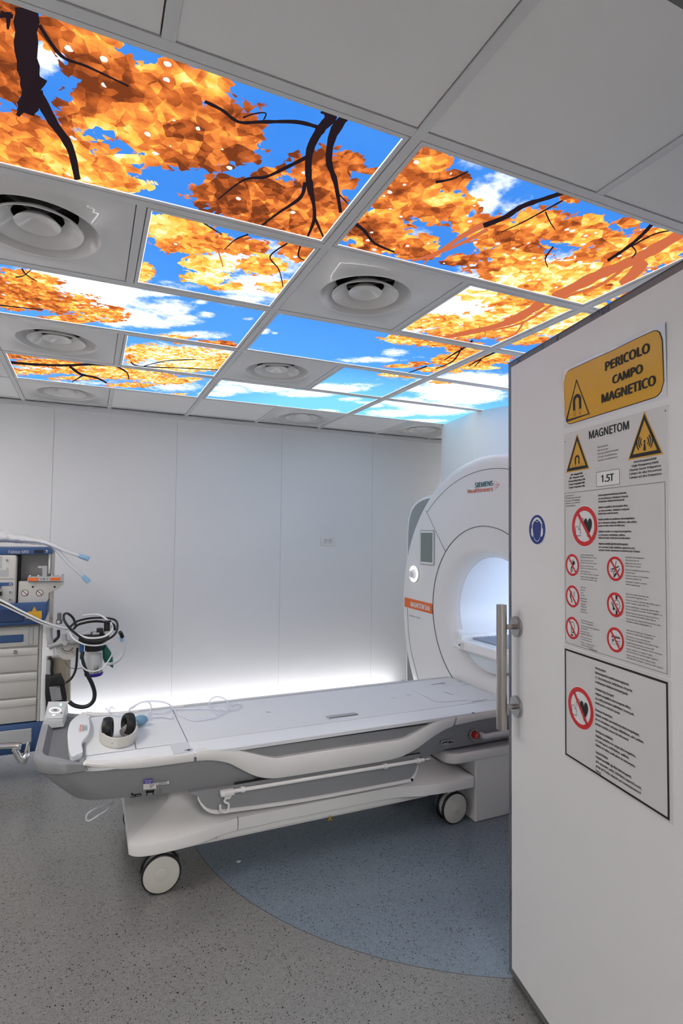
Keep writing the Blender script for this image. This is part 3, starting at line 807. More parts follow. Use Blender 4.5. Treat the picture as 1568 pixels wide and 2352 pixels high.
# table bridge inside the bore and its front rail
b = BM().box(XS+.02, XS+1.25, CY-.245, CY+.245, .80, .835, .012).done('bore_bridge', TABLE, t)
b = BM()
for sgn in (1, -1): b.box(XS+.0, XS+1.2, CY+sgn*.235-.02, CY+sgn*.235+.02, .82, .865, .012)
b.done('side_rail', COVER, t)
b = BM().box(XS-.014, XS+.05, CY-.30, CY+.30, .775, .835, .014).box(XS-.002, XS+.06, CY+.245, CY+.315, .80, .895, .016).box(XS-.002, XS+.06, CY-.315, CY-.245, .80, .895, .016)
b.done('bridge_front', COVER, t)
ff = Frame((XS-.0150, CY+.10, .805), (0, -1, 0), (0, 0, 1))
flat('bridge_marks', INK, t, ff, [[(-.125, 0), (-.108, .009), (-.108, -.009)]], .0005)
flat('bridge_marks', LGREY, t, ff, ringpoly(-.085, 0, .017, .019, 24)+ringpoly(-.085, 0, .009, .0105, 20)+[disc(-.085, 0, .002, 8)], .0005)
b = BM(); 
for k in range(40):
    x = XS+.1+.028*k; b.cyl((x, CY-.21, .838), (x, CY+.21, .838), .011, n=8)
b.done('transport_belt', LBLUE if False else mat('belt_blue_grey', (.30, .36, .46), .5), t)
# lower closing panel of the bore
b = BM().loft([[(XS+.06, CY+.352*math.cos(a), CZ+.352*math.sin(a)) for a in [PI+PI*.205+PI*.59*k/20 for k in range(21)]], [(XS+.10, CY+.352*math.cos(a), CZ+.352*math.sin(a)) for a in [PI+PI*.205+PI*.59*k/20 for k in range(21)]]], True, True)
b.done('bore_closure', mat('bore_closure_blue_white', (.66, .72, .77), .4), t)
# bore lamp
b = BM()
b.box(XS+.16, XS+1.2, CY-.345, CY-.335, CZ-.02, CZ+.06)
b.done('bore_lamp', BOREM, t)
# docking pedestal below the front cover
b = BM().box(1.890, XS+.1, 2.45, 3.12, 0, .33, .008); b.done('docking_pedestal', PLAST, t)
P = [(1.70+.085-.085*math.cos(a), 2.45+.09+.0-.09*math.sin(a)) for a in [PI/2*k/8 for k in range(9)]]
P = [(1.715, 2.55)]+[(1.79-.075*math.cos(a), 2.52-.075*math.sin(a)) for a in [PI/2*k/8 for k in range(9)]]+[(XS+.1, 2.445), (XS+.1, 3.125)]+[(1.79-.075*math.sin(a), 3.05+.075*math.cos(a)) for a in [PI/2*k/8 for k in range(9)]]
b = BM().prism(P, .318, .370, 'XY', .012); b.done('docking_collar', PLAST, t, smooth=40)
b = BM().prism([(x+(.012 if x < 2 else 0), y+(.01 if y < 2.785 else -.01)) for x, y in P], .370, .376, 'XY'); b.done('collar_top', LGREY, t)

# ================================================================== PATIENT TABLE
YF, YB = 2.445, 3.125
t = thing('patient_table', 'long white and grey wheeled patient table docked to the scanner', 'patient table', (1.0, 2.785, 0))
def interp(x, T):
    if x <= T[0][0]: return T[0][1]
    for (a, fa), (b, fb) in zip(T, T[1:]):
        if x <= b: return fa+(fb-fa)*(x-a)/(b-a)
    return T[-1][1]
def plan(xl, xr, yl, yr, r, nx=40, rr=.01):
    """counter-clockwise outline with rounded left corners"""
    P = []
    for k in range(nx+1): P.append((xl+r+(xr-xl-r)*k/nx, yl))
    for k in range(nx+1): P.append((xr-(xr-xl-r)*k/nx, yr))
    for k in range(1, 9): a = PI/2+PI/2*k/9; P.append((xl+r+r*math.cos(a), yr-r+r*math.sin(a)))
    for k in range(0, 9): a = PI+PI/2*k/9; P.append((xl+r+r*math.cos(a), yl+r+r*math.sin(a)))
    return P
ZB = [(-.2, .43), (-.04, .425), (.18, .414), (.405, .404), (.765, .386), (1.06, .376), (1.386, .370), (1.64, .372), (1.72, .386), (2.3, .39)]
base = plan(-.172, 2.16, YF+.018, YB-.018, .13, 60)
rows = []
for k in range(6):
    f = k/5; row = []
    for x, y in base:
        zb = interp(x, ZB); z = zb+(.562-zb)*f
        fade = max(0, min(1, (.25-x)/.3))
        row.append((x+(1-f)*.125*fade, y+(.03*(1-f)**2*(1 if y < 2.785 else -1)), z))
    rows.append(row)
b = BM().loft(rows); b.done('body', GREY, t, smooth=40)
# grey head cap: outer wall, rim and sunken floor
def capplan(xl, xr, ins): return plan(xl, xr, YF+.006+ins, YB-.006-ins, max(.02, .135-ins*.6), 14)
rows = [[(x, y, .566) for x, y in capplan(-.168, .02, .0)], [(x, y, .60-.012*max(0, (x+.05)/.07)) for x, y in capplan(-.180, .005, .0)],
        [(x, y, .614-.03*max(0, (x+.09)/.09)) for x, y in capplan(-.176, -.004, .008)], [(x, y, .612-.03*max(0, (x+.09)/.08)) for x, y in capplan(-.150, -.012, .05)]]
b = BM().loft(rows, True, False); b.done('head_cap', mat('cap_grey', (.27, .275, .285), .45), t, smooth=45)
rows = [[(x, y, .612-.03*max(0, (x+.09)/.08)) for x, y in capplan(-.150, -.012, .05)], [(x, y, .585) for x, y in capplan(-.128, -.02, .085)]]
b = BM().loft(rows, False, True); b.done('head_recess', mat('recess_grey', (.15, .153, .16), .5), t, smooth=45)
b = BM().tube([(x, y-.001, .5655) for x, y in plan(-.170, .012, YF+.0045, YB-.0045, .135, 10)[-19:]+plan(-.170, .012, YF+.0045, YB-.0045, .135, 10)[:10]], .0022, 5, smooth=0); b.done('cap_seam', SEAM, t)
# top slab
top = plan(-.066, 2.185, YF-.005, YB, .16, 40)
rows = [[(x, y, .556) for x, y in plan(-.060, 2.180, YF+.0, YB-.005, .16, 40)], [(x, y, .560) for x, y in top], [(x, y, .574) for x, y in top], [(x, y, .580) for x, y in plan(-.060, 2.182, YF+.004, YB-.008, .155, 40)]]
b = BM().loft(rows); tt = b.done('tabletop', TABLE, t, smooth=40)
# board lying in the top with its joints
zz = .5815
b = BM().box(-.0, .205, 2.572, 3.085, .575, zz-.0006, .002).box(.2075, .42, 2.572, 3.09, .575, zz, .002).box(.4225, 2.165, 2.565, 3.075, .575, zz, .002); b.done('patient_board', TABLE, tt)
ft = Frame((0, 0, zz), (1, 0, 0), (0, 1, 0))
marks = []
flat('recessed_grip', LGREY, tt, ft, [rrect(1.115, 2.615, 1.285, 2.665, .012)], .0006)
flat('grip_slot', SEAM, tt, ft, [[(1.12, 2.62), (1.28, 2.62), (1.29, 2.634), (1.13, 2.632)]], .001)
def bedquad(px0, py0, px1, py1, w=.004):
    a, c = at(px0, py0, Z=zz), at(px1, py1, Z=zz); return stroke([(a.x, a.y), (c.x, c.y)], w)
for q in ((611, 1635, 622, 1636), (757, 1653, 759, 1654), (697, 1660, 699, 1661), (638, 1670, 640, 1671), (897, 1602, 910, 1604), (933, 1596, 945, 1596), (1010, 1569, 1023, 1574), (1035, 1574, 1040, 1574), (1060, 1573, 1072, 1574)): marks += bedquad(*q, w=.006)
for q in ((1019, 1589, 1040, 1596), (990, 1573, 1022, 1568), (1085, 1612, 1118, 1607), (1050, 1566, 1062, 1566), (922, 1562, 930, 1565)): marks += bedquad(*q, w=.009)
for q in marks: flat('socket_mark', mat('mark_grey', (.30, .31, .31), .6), tt, ft, [q], .0008)
ln = []
for q in ((942, 1583, 1003, 1614), (1003, 1614, 1075, 1608)): ln += bedquad(*q, w=.004)
p = at(1054, 1589.5, Z=zz); flat('socket_ring', LGREY, tt, ft, ringpoly(p.x, p.y, .012, .015, 20), .0006)
flat('board_line', LGREY, tt, ft, ln, .0006)
flat('joint_line', SEAM, tt, Frame((0, 0, .5805), (1, 0, 0), (0, 1, 0)), [rect(.0, 2.5655, 2.17, 2.5685), rect(.205, 2.57, .2075, 3.09), rect(.42, 2.57, .4225, 3.08)]+[rect(.0, 3.092, 2.17, 3.094)], .0008)
flat('foil_square', mat('frosted_foil', (.66, .69, .715), .15), tt, ft, [rect(.345, 2.45, .42, 2.57)], .0003)
flat('end_stop_mark', INK, tt, ft, frame_lines(.394, 2.462, .425, 2.478, .002)+[rect(.403, 2.465, .416, 2.475)], .0012)
# raised head end with logo
Cp = [(155,1686),(158,1668),(163,1657),(171,1649),(180,1643),(192,1635),(200,1642),(204,1653),(206,1668),(204,1681),(197,1692),(190,1700),(187,1710),(190,1726),(178,1732),(165,1738),(160,1728),(157,1712)]
poly = [tuple(at(x, y, Z=.607)[:2]) for x, y in Cp]
poly2 = [(p.x, p.y) for p in spline([Vector((a, c, 0)) for a, c in poly], 3, True)]
b = BM().prism(poly2, .578, .607, 'XY'); hd = b.done('head_end', TABLE, tt, smooth=50)
fl = Frame((0, 0, .608), (1, 0, 0), (0, 1, 0))
a1, c1 = at(179, 1681, Z=.608), at(187, 1663, Z=.608)
text('logo_lettering', 'Healthineers', LOGO_OR, hd, fl, a1.x, a1.y, a1.x+.022, a1.y+.10, .0006, rot=90)
a1 = at(190, 1679, Z=.608)
text('logo_lettering', 'SIEMENS', TEAL, hd, fl, a1.x, a1.y, a1.x+.018, a1.y+.075, .0006, rot=90)
# control console at the far corner of the head end
b = BM().loft([[(-.172, 2.945, .595), (-.085, 2.945, .595), (-.070, 3.115, .595), (-.172, 3.115, .595)], [(-.168, 2.955, .634), (-.092, 2.950, .622), (-.076, 3.10, .668), (-.160, 3.10, .676)]]); cs = b.done('control_console', mat('console_grey', (.50, .51, .515), .4), t)
fc = Frame((-.126, 3.026, .6505), (.985, 0, -.13), (.0, .96, .28))
flat('console_display', mat('console_face', (.56, .57, .575), .3), cs, fc, [rrect(-.033, -.068, .035, .068, .012)], .0012)
flat('display_light', GLOWW, cs, fc, ringpoly(0, .0, .0225, .0260, 32, ry=.9)+[rect(-.010, -.043, .002, -.037)], .0022)
flat('display_light', GLOWG, cs, fc, [rect(.018, .040, .026, .058)], .0022)
flat('display_mark', SEAM, cs, fc, [rect(-.008, -.006, .008, .008)], .0024); flat('display_mark', SEAM, cs, fc, [rect(.024, -.03, .031, -.015)], .0024)
# white side bands
wlow = [(.003,.590),(.059,.572),(.125,.557),(.191,.549),(.259,.545),(.35,.543),(.427,.542)]
wup = [(.427,.565),(.35,.566),(.259,.567),(.191,.569),(.125,.572),(.059,.582),(.020,.595)]
def band(name, low, up, y0=YF-.006, y1=YF+.03, ma=PLAST):
    L = [(p.x, p.y) for p in spline([Vector((a, c, 0)) for a, c in low], 3)]; U = [(p.x, p.y) for p in spline([Vector((a, c, 0)) for a, c in up], 3)]
    # grid strip so that long thin outlines triangulate well
    n = 60
    def res(P):
        d = [0]
        for a, c in zip(P, P[1:]): d.append(d[-1]+math.dist(a, c))
        out = []
        for k in range(n+1):
            s = d[-1]*k/n; i = max(0, min(len(P)-2, next((q-1 for q, v in enumerate(d) if v >= s and q > 0), len(P)-2)))
            f = (s-d[i])/max(1e-9, d[i+1]-d[i]); out.append((P[i][0]+(P[i+1][0]-P[i][0])*f, P[i][1]+(P[i+1][1]-P[i][1])*f))
        return out
    L, U = res(L), res(U[::-1])
    rows = []
    for (ax, az), (cx, cz) in zip(L, U):
        h = cz-az; r = min(.006, h*.25)
        rows.append([(ax, y1, az), (ax, y0+.004, az), (ax, y0, az+r), (cx, y0, cz-r), (cx, y0+.004, cz), (cx, y1, cz)])
    return BM().loft(rows).done(name, ma, t, smooth=40)
wlow0 = [(.003,.590),(.059,.572),(.125,.557),(.191,.549),(.259,.545),(.35,.543),(.427,.542)]
wup0 = [(.427,.578),(.35,.579),(.259,.580),(.191,.581),(.125,.583),(.059,.590),(.012,.600)]
band('side_band', wlow0, wup0)
wlow1 = [(.4385,.541),(.486,.537),(.534,.526),(.582,.508),(.631,.476),(.681,.445),(.732,.423),(.784,.413),(.836,.410),(1.06,.407),(1.252,.405),(1.386,.406),(1.455,.415),(1.526,.438),(1.599,.473),(1.672,.503),(1.74,.520)]
wup1 = [(1.755,.571),(1.67,.565),(1.597,.547),(1.497,.511),(1.439,.495),(1.251,.497),(1.059,.499),(.835,.500),(.782,.502),(.705,.528),(.63,.555),(.58,.567),(.533,.576),(.484,.580),(.4385,.580)]
band('side_band', wlow1, wup1)
wlow2 = [(1.756,.524),(1.812,.526),(1.918,.532),(2.017,.533),(2.18,.533)]
wup2 = [(2.18,.578),(2.017,.577),(1.918,.576),(1.812,.574),(1.765,.572)]
band('side_band', wlow2, wup2)
b = BM().prism([(.628, .5565), (1.148, .5525), (1.600, .5485), (1.66, .566), (1.70, .566), (1.70, .5575), (.5, .5575), (.5, .5665)], YF+.012, YF+.03); b.done('recess_strip', DGREY, t)
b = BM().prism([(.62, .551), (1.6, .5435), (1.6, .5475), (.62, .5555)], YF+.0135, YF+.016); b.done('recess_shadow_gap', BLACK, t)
# mirrored band on the far side
def mir(P): return P
for lo, up in ((wlow0, wup0), (wlow1, wup1), (wlow2, wup2)): band('side_band', lo, up, YB-.03, YB+.006)
# stickers and pictograms on the front
fs = Frame((0, YF+.018+.004, 0), (1, 0, 0), (0, 0, 1))
def sq(px0, py0, px1, py1, Y=YF+.02): a, c = at(px0, py0, Y=Y), at(px1, py1, Y=Y); return (a.x, c.z, c.x, a.z)
fs = Frame((0, YF+.0165, 0), (1, 0, 0), (0, 0, 1))
def sheared(L): return [tuple((lambda p: (p.x, p.z))(at(x, y, Y=YF+.0165))) for x, y in L]
flat('purple_sticker', LABELP, t, fs, [sheared([(329.5, 1800), (350, 1799), (350, 1788), (329.5, 1791)])], .001)
flat('white_sticker', PAPER, t, fs, [sheared([(329, 1814), (359, 1811), (359, 1798), (329, 1801)])], .001)
flat('white_sticker', PAPER, t, fs, [sheared([(360, 1803), (388, 1800), (388, 1793.5), (360, 1797)])], .001)
ds = []
for y0, L_ in ((1793.6, ((331.5, 336), (337, 341), (342, 348.5))), (1797.6, ((333, 338), (339, 346.5)))):
    for x0, x1 in L_:
        p, q = at(x0, y0-(x0-331)*.09, Y=YF+.0165), at(x1, y0-(x1-331)*.09, Y=YF+.0165); ds += stroke([(p.x, p.z), (q.x, q.z)], .0026)
flat('sticker_print', PAPER, t, fs, ds, .0016)
b_ = []
for k in range(4):
    p = at(343, 1801.5+2.4*k, Y=YF+.0165); b_.append(rect(p.x, p.z-.0014, p.x+.020-.003*k, p.z))
for k in range(2):
    p = at(363, 1797.5+3*k, Y=YF+.0165); b_.append(rect(p.x, p.z-.0016, p.x+.036, p.z))
flat('sticker_print', INK, t, fs, b_, .0018)
# lift and patient pictograms
pc = []
def L2(L): return [(p.x, p.z) for p in (at(x, y, Y=YF+.0165) for x, y in L)]
pc += stroke(L2([(298, 1831), (311, 1830), (325, 1827)]), .003)+stroke(L2([(302, 1826), (312, 1824.5), (322, 1823), (324, 1826)]), .006)
p = L2([(303, 1823)])[0]; pc.append(disc(p[0], p[1], .0045, 10)); pc.append(L2([(306, 1827), (314, 1826), (310, 1830)]))
pc += stroke(L2([(335, 1819), (354, 1817)]), .010)+stroke(L2([(338, 1821), (336, 1827)]), .004)+stroke(L2([(350, 1820), (353, 1825)]), .004)+stroke(L2([(336, 1816), (340, 1820)]), .004)+stroke(L2([(353, 1814), (350, 1819)]), .004)
pc += stroke(L2([(360, 1819.5), (362, 1819)]), .002)
flat('pictogram', INK, t, fs, pc, .0012)
lk = L2([(365, 1821), (372, 1820), (372, 1814.5), (365, 1815.5)])
flat('pictogram', SEAM, t, fs, stroke(lk+[lk[0]], .0018)+stroke(L2([(367, 1815), (367, 1811.5), (370, 1811), (370, 1814)]), .0018)+stroke(L2([(367, 1818), (370, 1817.6)]), .003), .0012)
q = L2([(1012.5, 1702), (1043.5, 1698.5), (1044.5, 1708), (1013, 1712)])
flat('sticker_plate', mat('sticker_grey', (.36, .365, .375), .4), t, fs, [q], .0010)
flat('pictogram', INK, t, fs, stroke(L2([(1015, 1708), (1020, 1704.5), (1027, 1704)]), .007)+stroke(L2([(1028, 1706.5), (1042, 1705)]), .0035)+stroke(L2([(1027, 1702.8), (1033, 1704.5), (1042, 1701.5)]), .0035)+[L2([(1030, 1705), (1035, 1704.5), (1035, 1701.5), (1030, 1702)])], .0016)
dm = L2([(1021, 1714), (1027, 1711), (1033, 1713), (1027, 1717)]); flat('pictogram', LGREY, t, fs, stroke(dm+[dm[0]], .0015), .0012)
# red release button and grip at the scanner end
p = at(1090, 1688, Y=YF+.012)
b = BM().lathe([(.030, .0), (.028, -.004), (.022, -.004), (.021, .002)], (p.x, YF+.0185, p.z), 'Y', 32); rb = b.done('button_collar', GREY, t, smooth=40)
BM().lathe([(.017, .002), (.017, -.016), (.015, -.022), (.0001, -.024)], (p.x, YF+.0165, p.z), 'Y', 28).done('release_button', REDB, rb, smooth=40)
fb = Frame((p.x, YF+.0165-.0241, p.z), (1, 0, 0), (0, 0, 1)); flat('button_mark', PAPER, rb, fb, ringpoly(0, 0, .006, .008, 16, .6, 5.2), .0006)
p0, p1 = at(1108, 1690, Y=YF), at(1165, 1682, Y=YF)
b = BM().tube([(p0.x, YF+.02, p0.z), (p0.x+.005, YF-.018, p0.z), (p0.x+.04, YF-.026, p0.z+.004), (p1.x+.03, YF-.026, p0.z+.006), (p1.x+.05, YF+.02, p0.z+.006)], .016, 12); b.done('push_handle', LGREY, t, smooth=60)
p = at(1086.5, 1638, Z=.58); flat('marker_dot', INK, tt, Frame((0, 0, .5806), (1, 0, 0), (0, 1, 0)), [disc(p.x, p.y, .009, 14)], .0005)
# lower tray with white lip
tr = [(.415,.405),(.450,.382),(.469,.347),(.497,.320),(.534,.306),(.591,.302),(.932,.2855),(1.461,.281),(1.499,.285),(1.524,.306),(1.549,.366),(1.56,.40)]
b = BM().prism(tr, YF+.02, YB-.02); b.done('storage_tray', GREY, t)
lip = [(p.x, p.y) for p in spline([Vector((a, c, 0)) for a, c in [(.450,.380),(.469,.345),(.497,.318),(.534,.304),(.591,.300),(.932,.2835),(1.461,.279),(1.499,.283),(1.524,.304),(1.54,.34)]], 4)]
for s0, s1 in ((YF+.012, YF+.03), (YB-.03, YB-.012)):
    BM().loft([[(x, s0, z-.006), (x, s0, z+.008), (x, s1, z+.008), (x, s1, z-.006)] for x, z in lip]).done('tray_lip', PLAST, t, smooth=40)
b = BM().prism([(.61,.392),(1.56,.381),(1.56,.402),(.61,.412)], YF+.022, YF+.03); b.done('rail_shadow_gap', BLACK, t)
# accessory rail with hook
ry = YF-.004
b = BM().cyl((.585, ry, .3895), (1.565, ry, .377), .0085, n=14).cyl((1.575, ry, .3770), (1.60, ry, .377), .004, n=10)
for x in (.64, 1.345, 1.53): b.cyl((x, ry+.03, interp(x, [(.585, .3895), (1.565, .377)])), (x, ry, interp(x, [(.585, .3895), (1.565, .377)])), .006, n=10).cyl((x-.008, ry, interp(x, [(.585, .3895), (1.565, .377)])), (x+.008, ry, interp(x, [(.585, .3895), (1.565, .377)])), .0125, n=14)
b.done('accessory_rail', PLAST, t, smooth=40)
hk = [(521,1831),(516,1837),(516,1842),(524,1846),(525,1852),(523,1863),(515,1866),(507,1862),(505.5,1849)]
hp = [at(x, y, Y=ry-.01) for x, y in hk]
b = BM().tube([tuple(p) for p in hp], .0048, 8).box(.541, .60, ry-.02, ry+.012, .380, .401, .004).prism([(.552, .380), (.590, .380), (.580, .366), (.566, .366)], ry-.014, ry-.004); b.done('drip_hook', PLAST, t, smooth=50)
# chassis
fy = [(.18, 2.49), (.20, 2.466), (.24, 2.450), (.30, 2.446), (.40, 2.450), (.47, 2.462), (.54, 2.485), (.62, 2.503), (.75, 2.507), (1.30, 2.507), (1.44, 2.500), (1.52, 2.478), (1.60, 2.458), (1.70, 2.448), (1.80, 2.447), (1.87, 2.447), (1.885, 2.455)]
xs = [.18+.005*k for k in range(0, 342)]
xs = [x for x in xs if x <= 1.885]
F = []
pv = spline([Vector((a, c, 0)) for a, c in fy], 6)
F = [(p.x, p.y) for p in pv]
G = [(x, 2*2.785-y) for x, y in F[::-1]]
def chs(z, ins, xin=0):
    out = []
    for x, y in F+G:
        xx = x+(xin if x < .3 else 0); out.append((xx, y+(ins if y < 2.785 else -ins), z))
    return out
def chtop(sx, sy, z, n=9):
    return [(1.03+(x-1.03)*sx, 2.785+(y-2.785)*sy, z) for x, y in F+G]
b = BM().loft([chs(.182, .012, .01), chs(.187, .002, .002), chs(.228, 0), chs(.238, .004, .003), chtop(.985, .95, .243), chtop(.93, .80, .262), chtop(.85, .60, .285), chtop(.80, .50, .315), chtop(.78, .45, .36)]); b.done('chassis', PLAST, t, smooth=38)
b = BM().box(.38, 1.66, 2.545, 3.025, .135, .185, .006).box(.55, 1.48, 2.53, 3.04, .150, .185, .004); b.done('underframe', PLAST, t)
b = BM()
for x in (.6365, 1.446): b.tube([(x, 2.5035, .187), (x, 2.5015, .23), (x, 2.508, .239), (x, 2.57, .252)], .0014, 5, smooth=0)
b.done('chassis_joint', SEAM, t)
fw = Frame((0, 2.5295, 0), (1, 0, 0), (0, 0, 1)); p = at(757, 1879, Y=2.529)
w_ = flat('warning_sticker', YELLOW2, t, fw, [[(p.x-.013, p.z-.012), (p.x+.013, p.z-.012), (p.x, p.z+.014)]], .0008)
flat('warning_sign', INK, w_, fw, stroke([(p.x-.0115, p.z-.011), (p.x+.0115, p.z-.011), (p.x, p.z+.012), (p.x-.0115, p.z-.011)], .0022)+[rect(p.x-.004, p.z-.007, p.x+.004, p.z-.003)], .0012)
b = BM().box(1.40, 1.70, 2.62, 2.95, .30, .40, .03); b.done('lift_column', GREY, t)
# casters
def caster(cx, cy, s, ang):
    """twin-disc caster; s=-1 when the outer disc faces the viewer side"""
    ca, sa = math.cos(ang), math.sin(ang)
    ax = Vector((sa, ca, 0))          # axle direction
    c = Vector((cx, cy, .081))
    M_ = Matrix.Translation(c) @ ax.to_track_quat('Z', 'Y').to_matrix().to_4x4()
    def lat(prof, n=44):
        b = BM().lathe(prof, (0, 0, 0), 'Z', n); bmesh.ops.transform(b.b, matrix=M_, verts=b.b.verts[:]); return b
    k = lat([(.0001, -.006), (.058, -.006), (.066, -.020), (.066, -.052), (.058, -.066), (.0001, -.066)]).done('caster', PLAST, t, smooth=45)
    for h in (0, -.072):
        lat([(.0001, h+.0015), (.030, h+.0015), (.068, h+.000), (.0745, h-.003), (.0745, h-.0)] if h == 0 else [(.0001, h-.0015), (.07, h-.0015), (.0745, h+.002)]).done('wheel_disc', CREAM, k, smooth=45)
        d = -1 if h == 0 else 1
        lat([(.0735, h+.0005), (.0790, h-.002), (.0808, h-.006), (.0808, h-.012), (.078, h-.017), (.070, h-.017)] if h == 0 else [(.0735, h-.0005), (.0790, h+.002), (.0808, h+.006), (.0808, h+.012), (.078, h+.017), (.070, h+.017)]).done('tyre', BLACK, k, smooth=45)
    lat([(.0001, .004), (.0255, .004), (.0275, .0025), (.0275, .0014)], 32).done('hub_cap', CREAM, k, smooth=40)
    b = BM().cyl((cx-ax.x*.036, cy-ax.y*.036, .13), (cx-ax.x*.036, cy-ax.y*.036, .19), .022, n=20); b.done('caster_stem', PLAST, k, smooth=40)
caster(.312, 2.482, -1, PI+.02); caster(1.783, 2.478, -1, PI-.03)
caster(.285, 3.09, 1, .25); caster(1.783, 3.09, 1, .0)

# ================================================================== OPEN DOOR
LD = Vector((1.345, 1.562, 0)); HD = Vector((1.10, .41, 0))
du = (HD-LD).normalized()
DF = Frame(LD, du, (0, 0, 1))            # s runs from the latch edge to the hinges, n points to the camera
def dbox(b, s0, s1, z0, z1, h0, h1, bev=0):
    r = bmesh.ops.create_cube(b.b, size=1)
    for v in r['verts']:
        a, z, h = (s0+s1)/2+v.co.x*(s1-s0), (z0+z1)/2+v.co.z*(z1-z0), (h0+h1)/2+v.co.y*(h1-h0)
        v.co = DF.p(a, z, h)
    if bev: bmesh.ops.bevel(b.b, geom=list({e for v in r['verts'] for e in v.link_edges}), offset=bev, segments=2, affect='EDGES')
    return b
door = dbox(BM(), 0, 1.165, .026, 2.118, -.055, -.0025, .002).done('door_1', EDGE); struct(door, 'white shielded door standing open with grey metal edging')
dbox(BM(), .0215, 1.165, .047, 2.098, -.02, 0).done('door_face', DOORM, door)
dbox(BM(), .003, 1.16, .006, .027, -.045, -.012).done('bottom_seal', BLACK, door)
# pull handle
b = BM(); HB = .0575
hs = .059; hy = DF.p(hs, 1, HB).y
b.tube([DF.p(hs, at(1150, 1675, Y=hy).z, HB), DF.p(hs, at(1150, 1389, Y=hy).z, HB)], .0172, 16, smooth=0); hnd = b.done('pull_handle', STEEL, door, smooth=30)
SB = .004
for z in (1.197, .930):
    b = BM().tube([DF.p(.059, z, .0), DF.p(.059, z, .008)], .0355, 36, smooth=0).tube([DF.p(.059, z, .008), DF.p(.059, z, .0095)], .033, 36, smooth=0); b.done('rosette', mat('rosette_steel', (.42, .41, .40), .3, 1), hnd, smooth=30)
    b = BM().tube([DF.p(.059, z, .008), DF.p(.059, z, HB)], .0085, 14, smooth=0); b.done('standoff', STEEL, hnd, smooth=50)
# pen marks on the edging
text('pen_marks', 'SOIN', PEN, door, DF, .452, 2.1065, .53, 2.1165, -.0018)
text('pen_marks', 'RX', PEN, door, DF, .500, 2.0985, .535, 2.106, -.0018)
text('pen_marks', 'X', PEN, door, DF, .055, 2.101, .085, 2.116, -.0018)
flat('pen_marks', PEN, door, DF, [rect(.215, 2.0985, .218, 2.118), rect(.292, 2.0985, .2945, 2.118), rect(.298, 2.0985, .3, 2.118)], -.0018)
sc = []
rnd = random.Random(3)
for zz0 in (1.75, 1.45, 1.30, 1.02, .62, .30):
    a = [(.006+.010*rnd.random(), zz0-.012*k) for k in range(7)]; sc += stroke(a, .0028)
flat('pen_marks', PEN, door, DF, sc, -.0018)

# ---- yellow danger sign
def sign(name, label, s, z): 
    p = DF.p(s, z, 0); return thing(name, label, 'sign', p)
t = sign('warning_sign', 'big yellow laminated danger sign with a magnet triangle, topmost on the open door', .53, 1.91)
# the laminate ripples along its top edge
def ripple(s): return .0018+.0016*math.sin((s-.33)*22)+.0010*math.sin((s-.33)*47+1)
def curvy(name, ma, poly_s0, poly_s1, zlo, zhi, r, h):
    n = 44; b = bmesh.new(); rows = []
    for k in range(n+1):
        s = poly_s0+(poly_s1-poly_s0)*k/n
        d = min(s-poly_s0, poly_s1-s); ins = r-math.sqrt(max(0, r*r-(r-d)**2)) if d < r else 0
        row = []
        for q in range(9):
            f = q/8; z = zlo+ins+(zhi-zlo-2*ins)*f; row.append(b.verts.new(DF.p(s, z, h+ripple(s)*f)))
        rows.append(row)
    for A, B in zip(rows, rows[1:]):
        for q in range(8): b.faces.new((A[q], B[q], B[q+1], A[q+1]))
    me = bpy.data.meshes.new(name); b.to_mesh(me); b.free()
    return fin(name, me, ma, t, smooth=180)
curvy('laminate', LAM, .331, .7245, 1.8235, 1.9985, .001, .0004)
curvy('black_border', INK, .3365, .7175, 1.8305, 1.9905, .032, .0012)
curvy('yellow_face', YELLOW, .3385, .7155, 1.8325, 1.9885, .030, .0017)
def lay(o, h):     # bend a printed part onto the rippled laminate
    for v in o.data.vertices:
        d = v.co-DF.o; s, z = d.dot(DF.u), d.dot(DF.v); e_ = max(0, d.dot(DF.n)-.0006) if len(o.data.vertices) > 150 else 0; f = max(0, min(1, (z-1.8325)/.156))
        v.co = DF.p(s, z, h+ripple(s)*f+e_)
    return o
for s_, x0, x1, z0, z1 in (('PERICOLO', .517, .678, 1.942, 1.967), ('CAMPO', .544, .654, 1.900, 1.923), ('MAGNETICO', .502, .694, 1.8595, 1.8845)):
    lay(text('lettering', s_, INK, t, DF, x0, z0, x1, z1, bold=.034), .0026)
def tri(cx, z0, w, h): return [(cx-w/2, z0), (cx+w/2, z0), (cx, z0+h)]
tr_ = [(.346, 1.8435), (.449, 1.8435), (.3975, 1.951)]
lay(flat('triangle_border', INK, t, DF, stroke([tr_[0], tr_[1], tr_[2], tr_[0]], .006), 0), .0026)
def magnet(cx, z0, sc, band=True):
    P = ringpoly(cx, z0+.030*sc, .0085*sc, .0175*sc, 20, 0, PI)
    P += [rect(cx-.0175*sc, z0+.006*sc, cx-.0085*sc, z0+.030*sc), rect(cx+.0085*sc, z0+.006*sc, cx+.0175*sc, z0+.030*sc)]
    return P
lay(flat('magnet_symbol', INK, t, DF, magnet(.3975, 1.861, 1.05)+[q for x in (.3843, .4107) for q in frame_lines(x-.005, 1.8505, x+.005, 1.867, .0008)], 0), .0026)

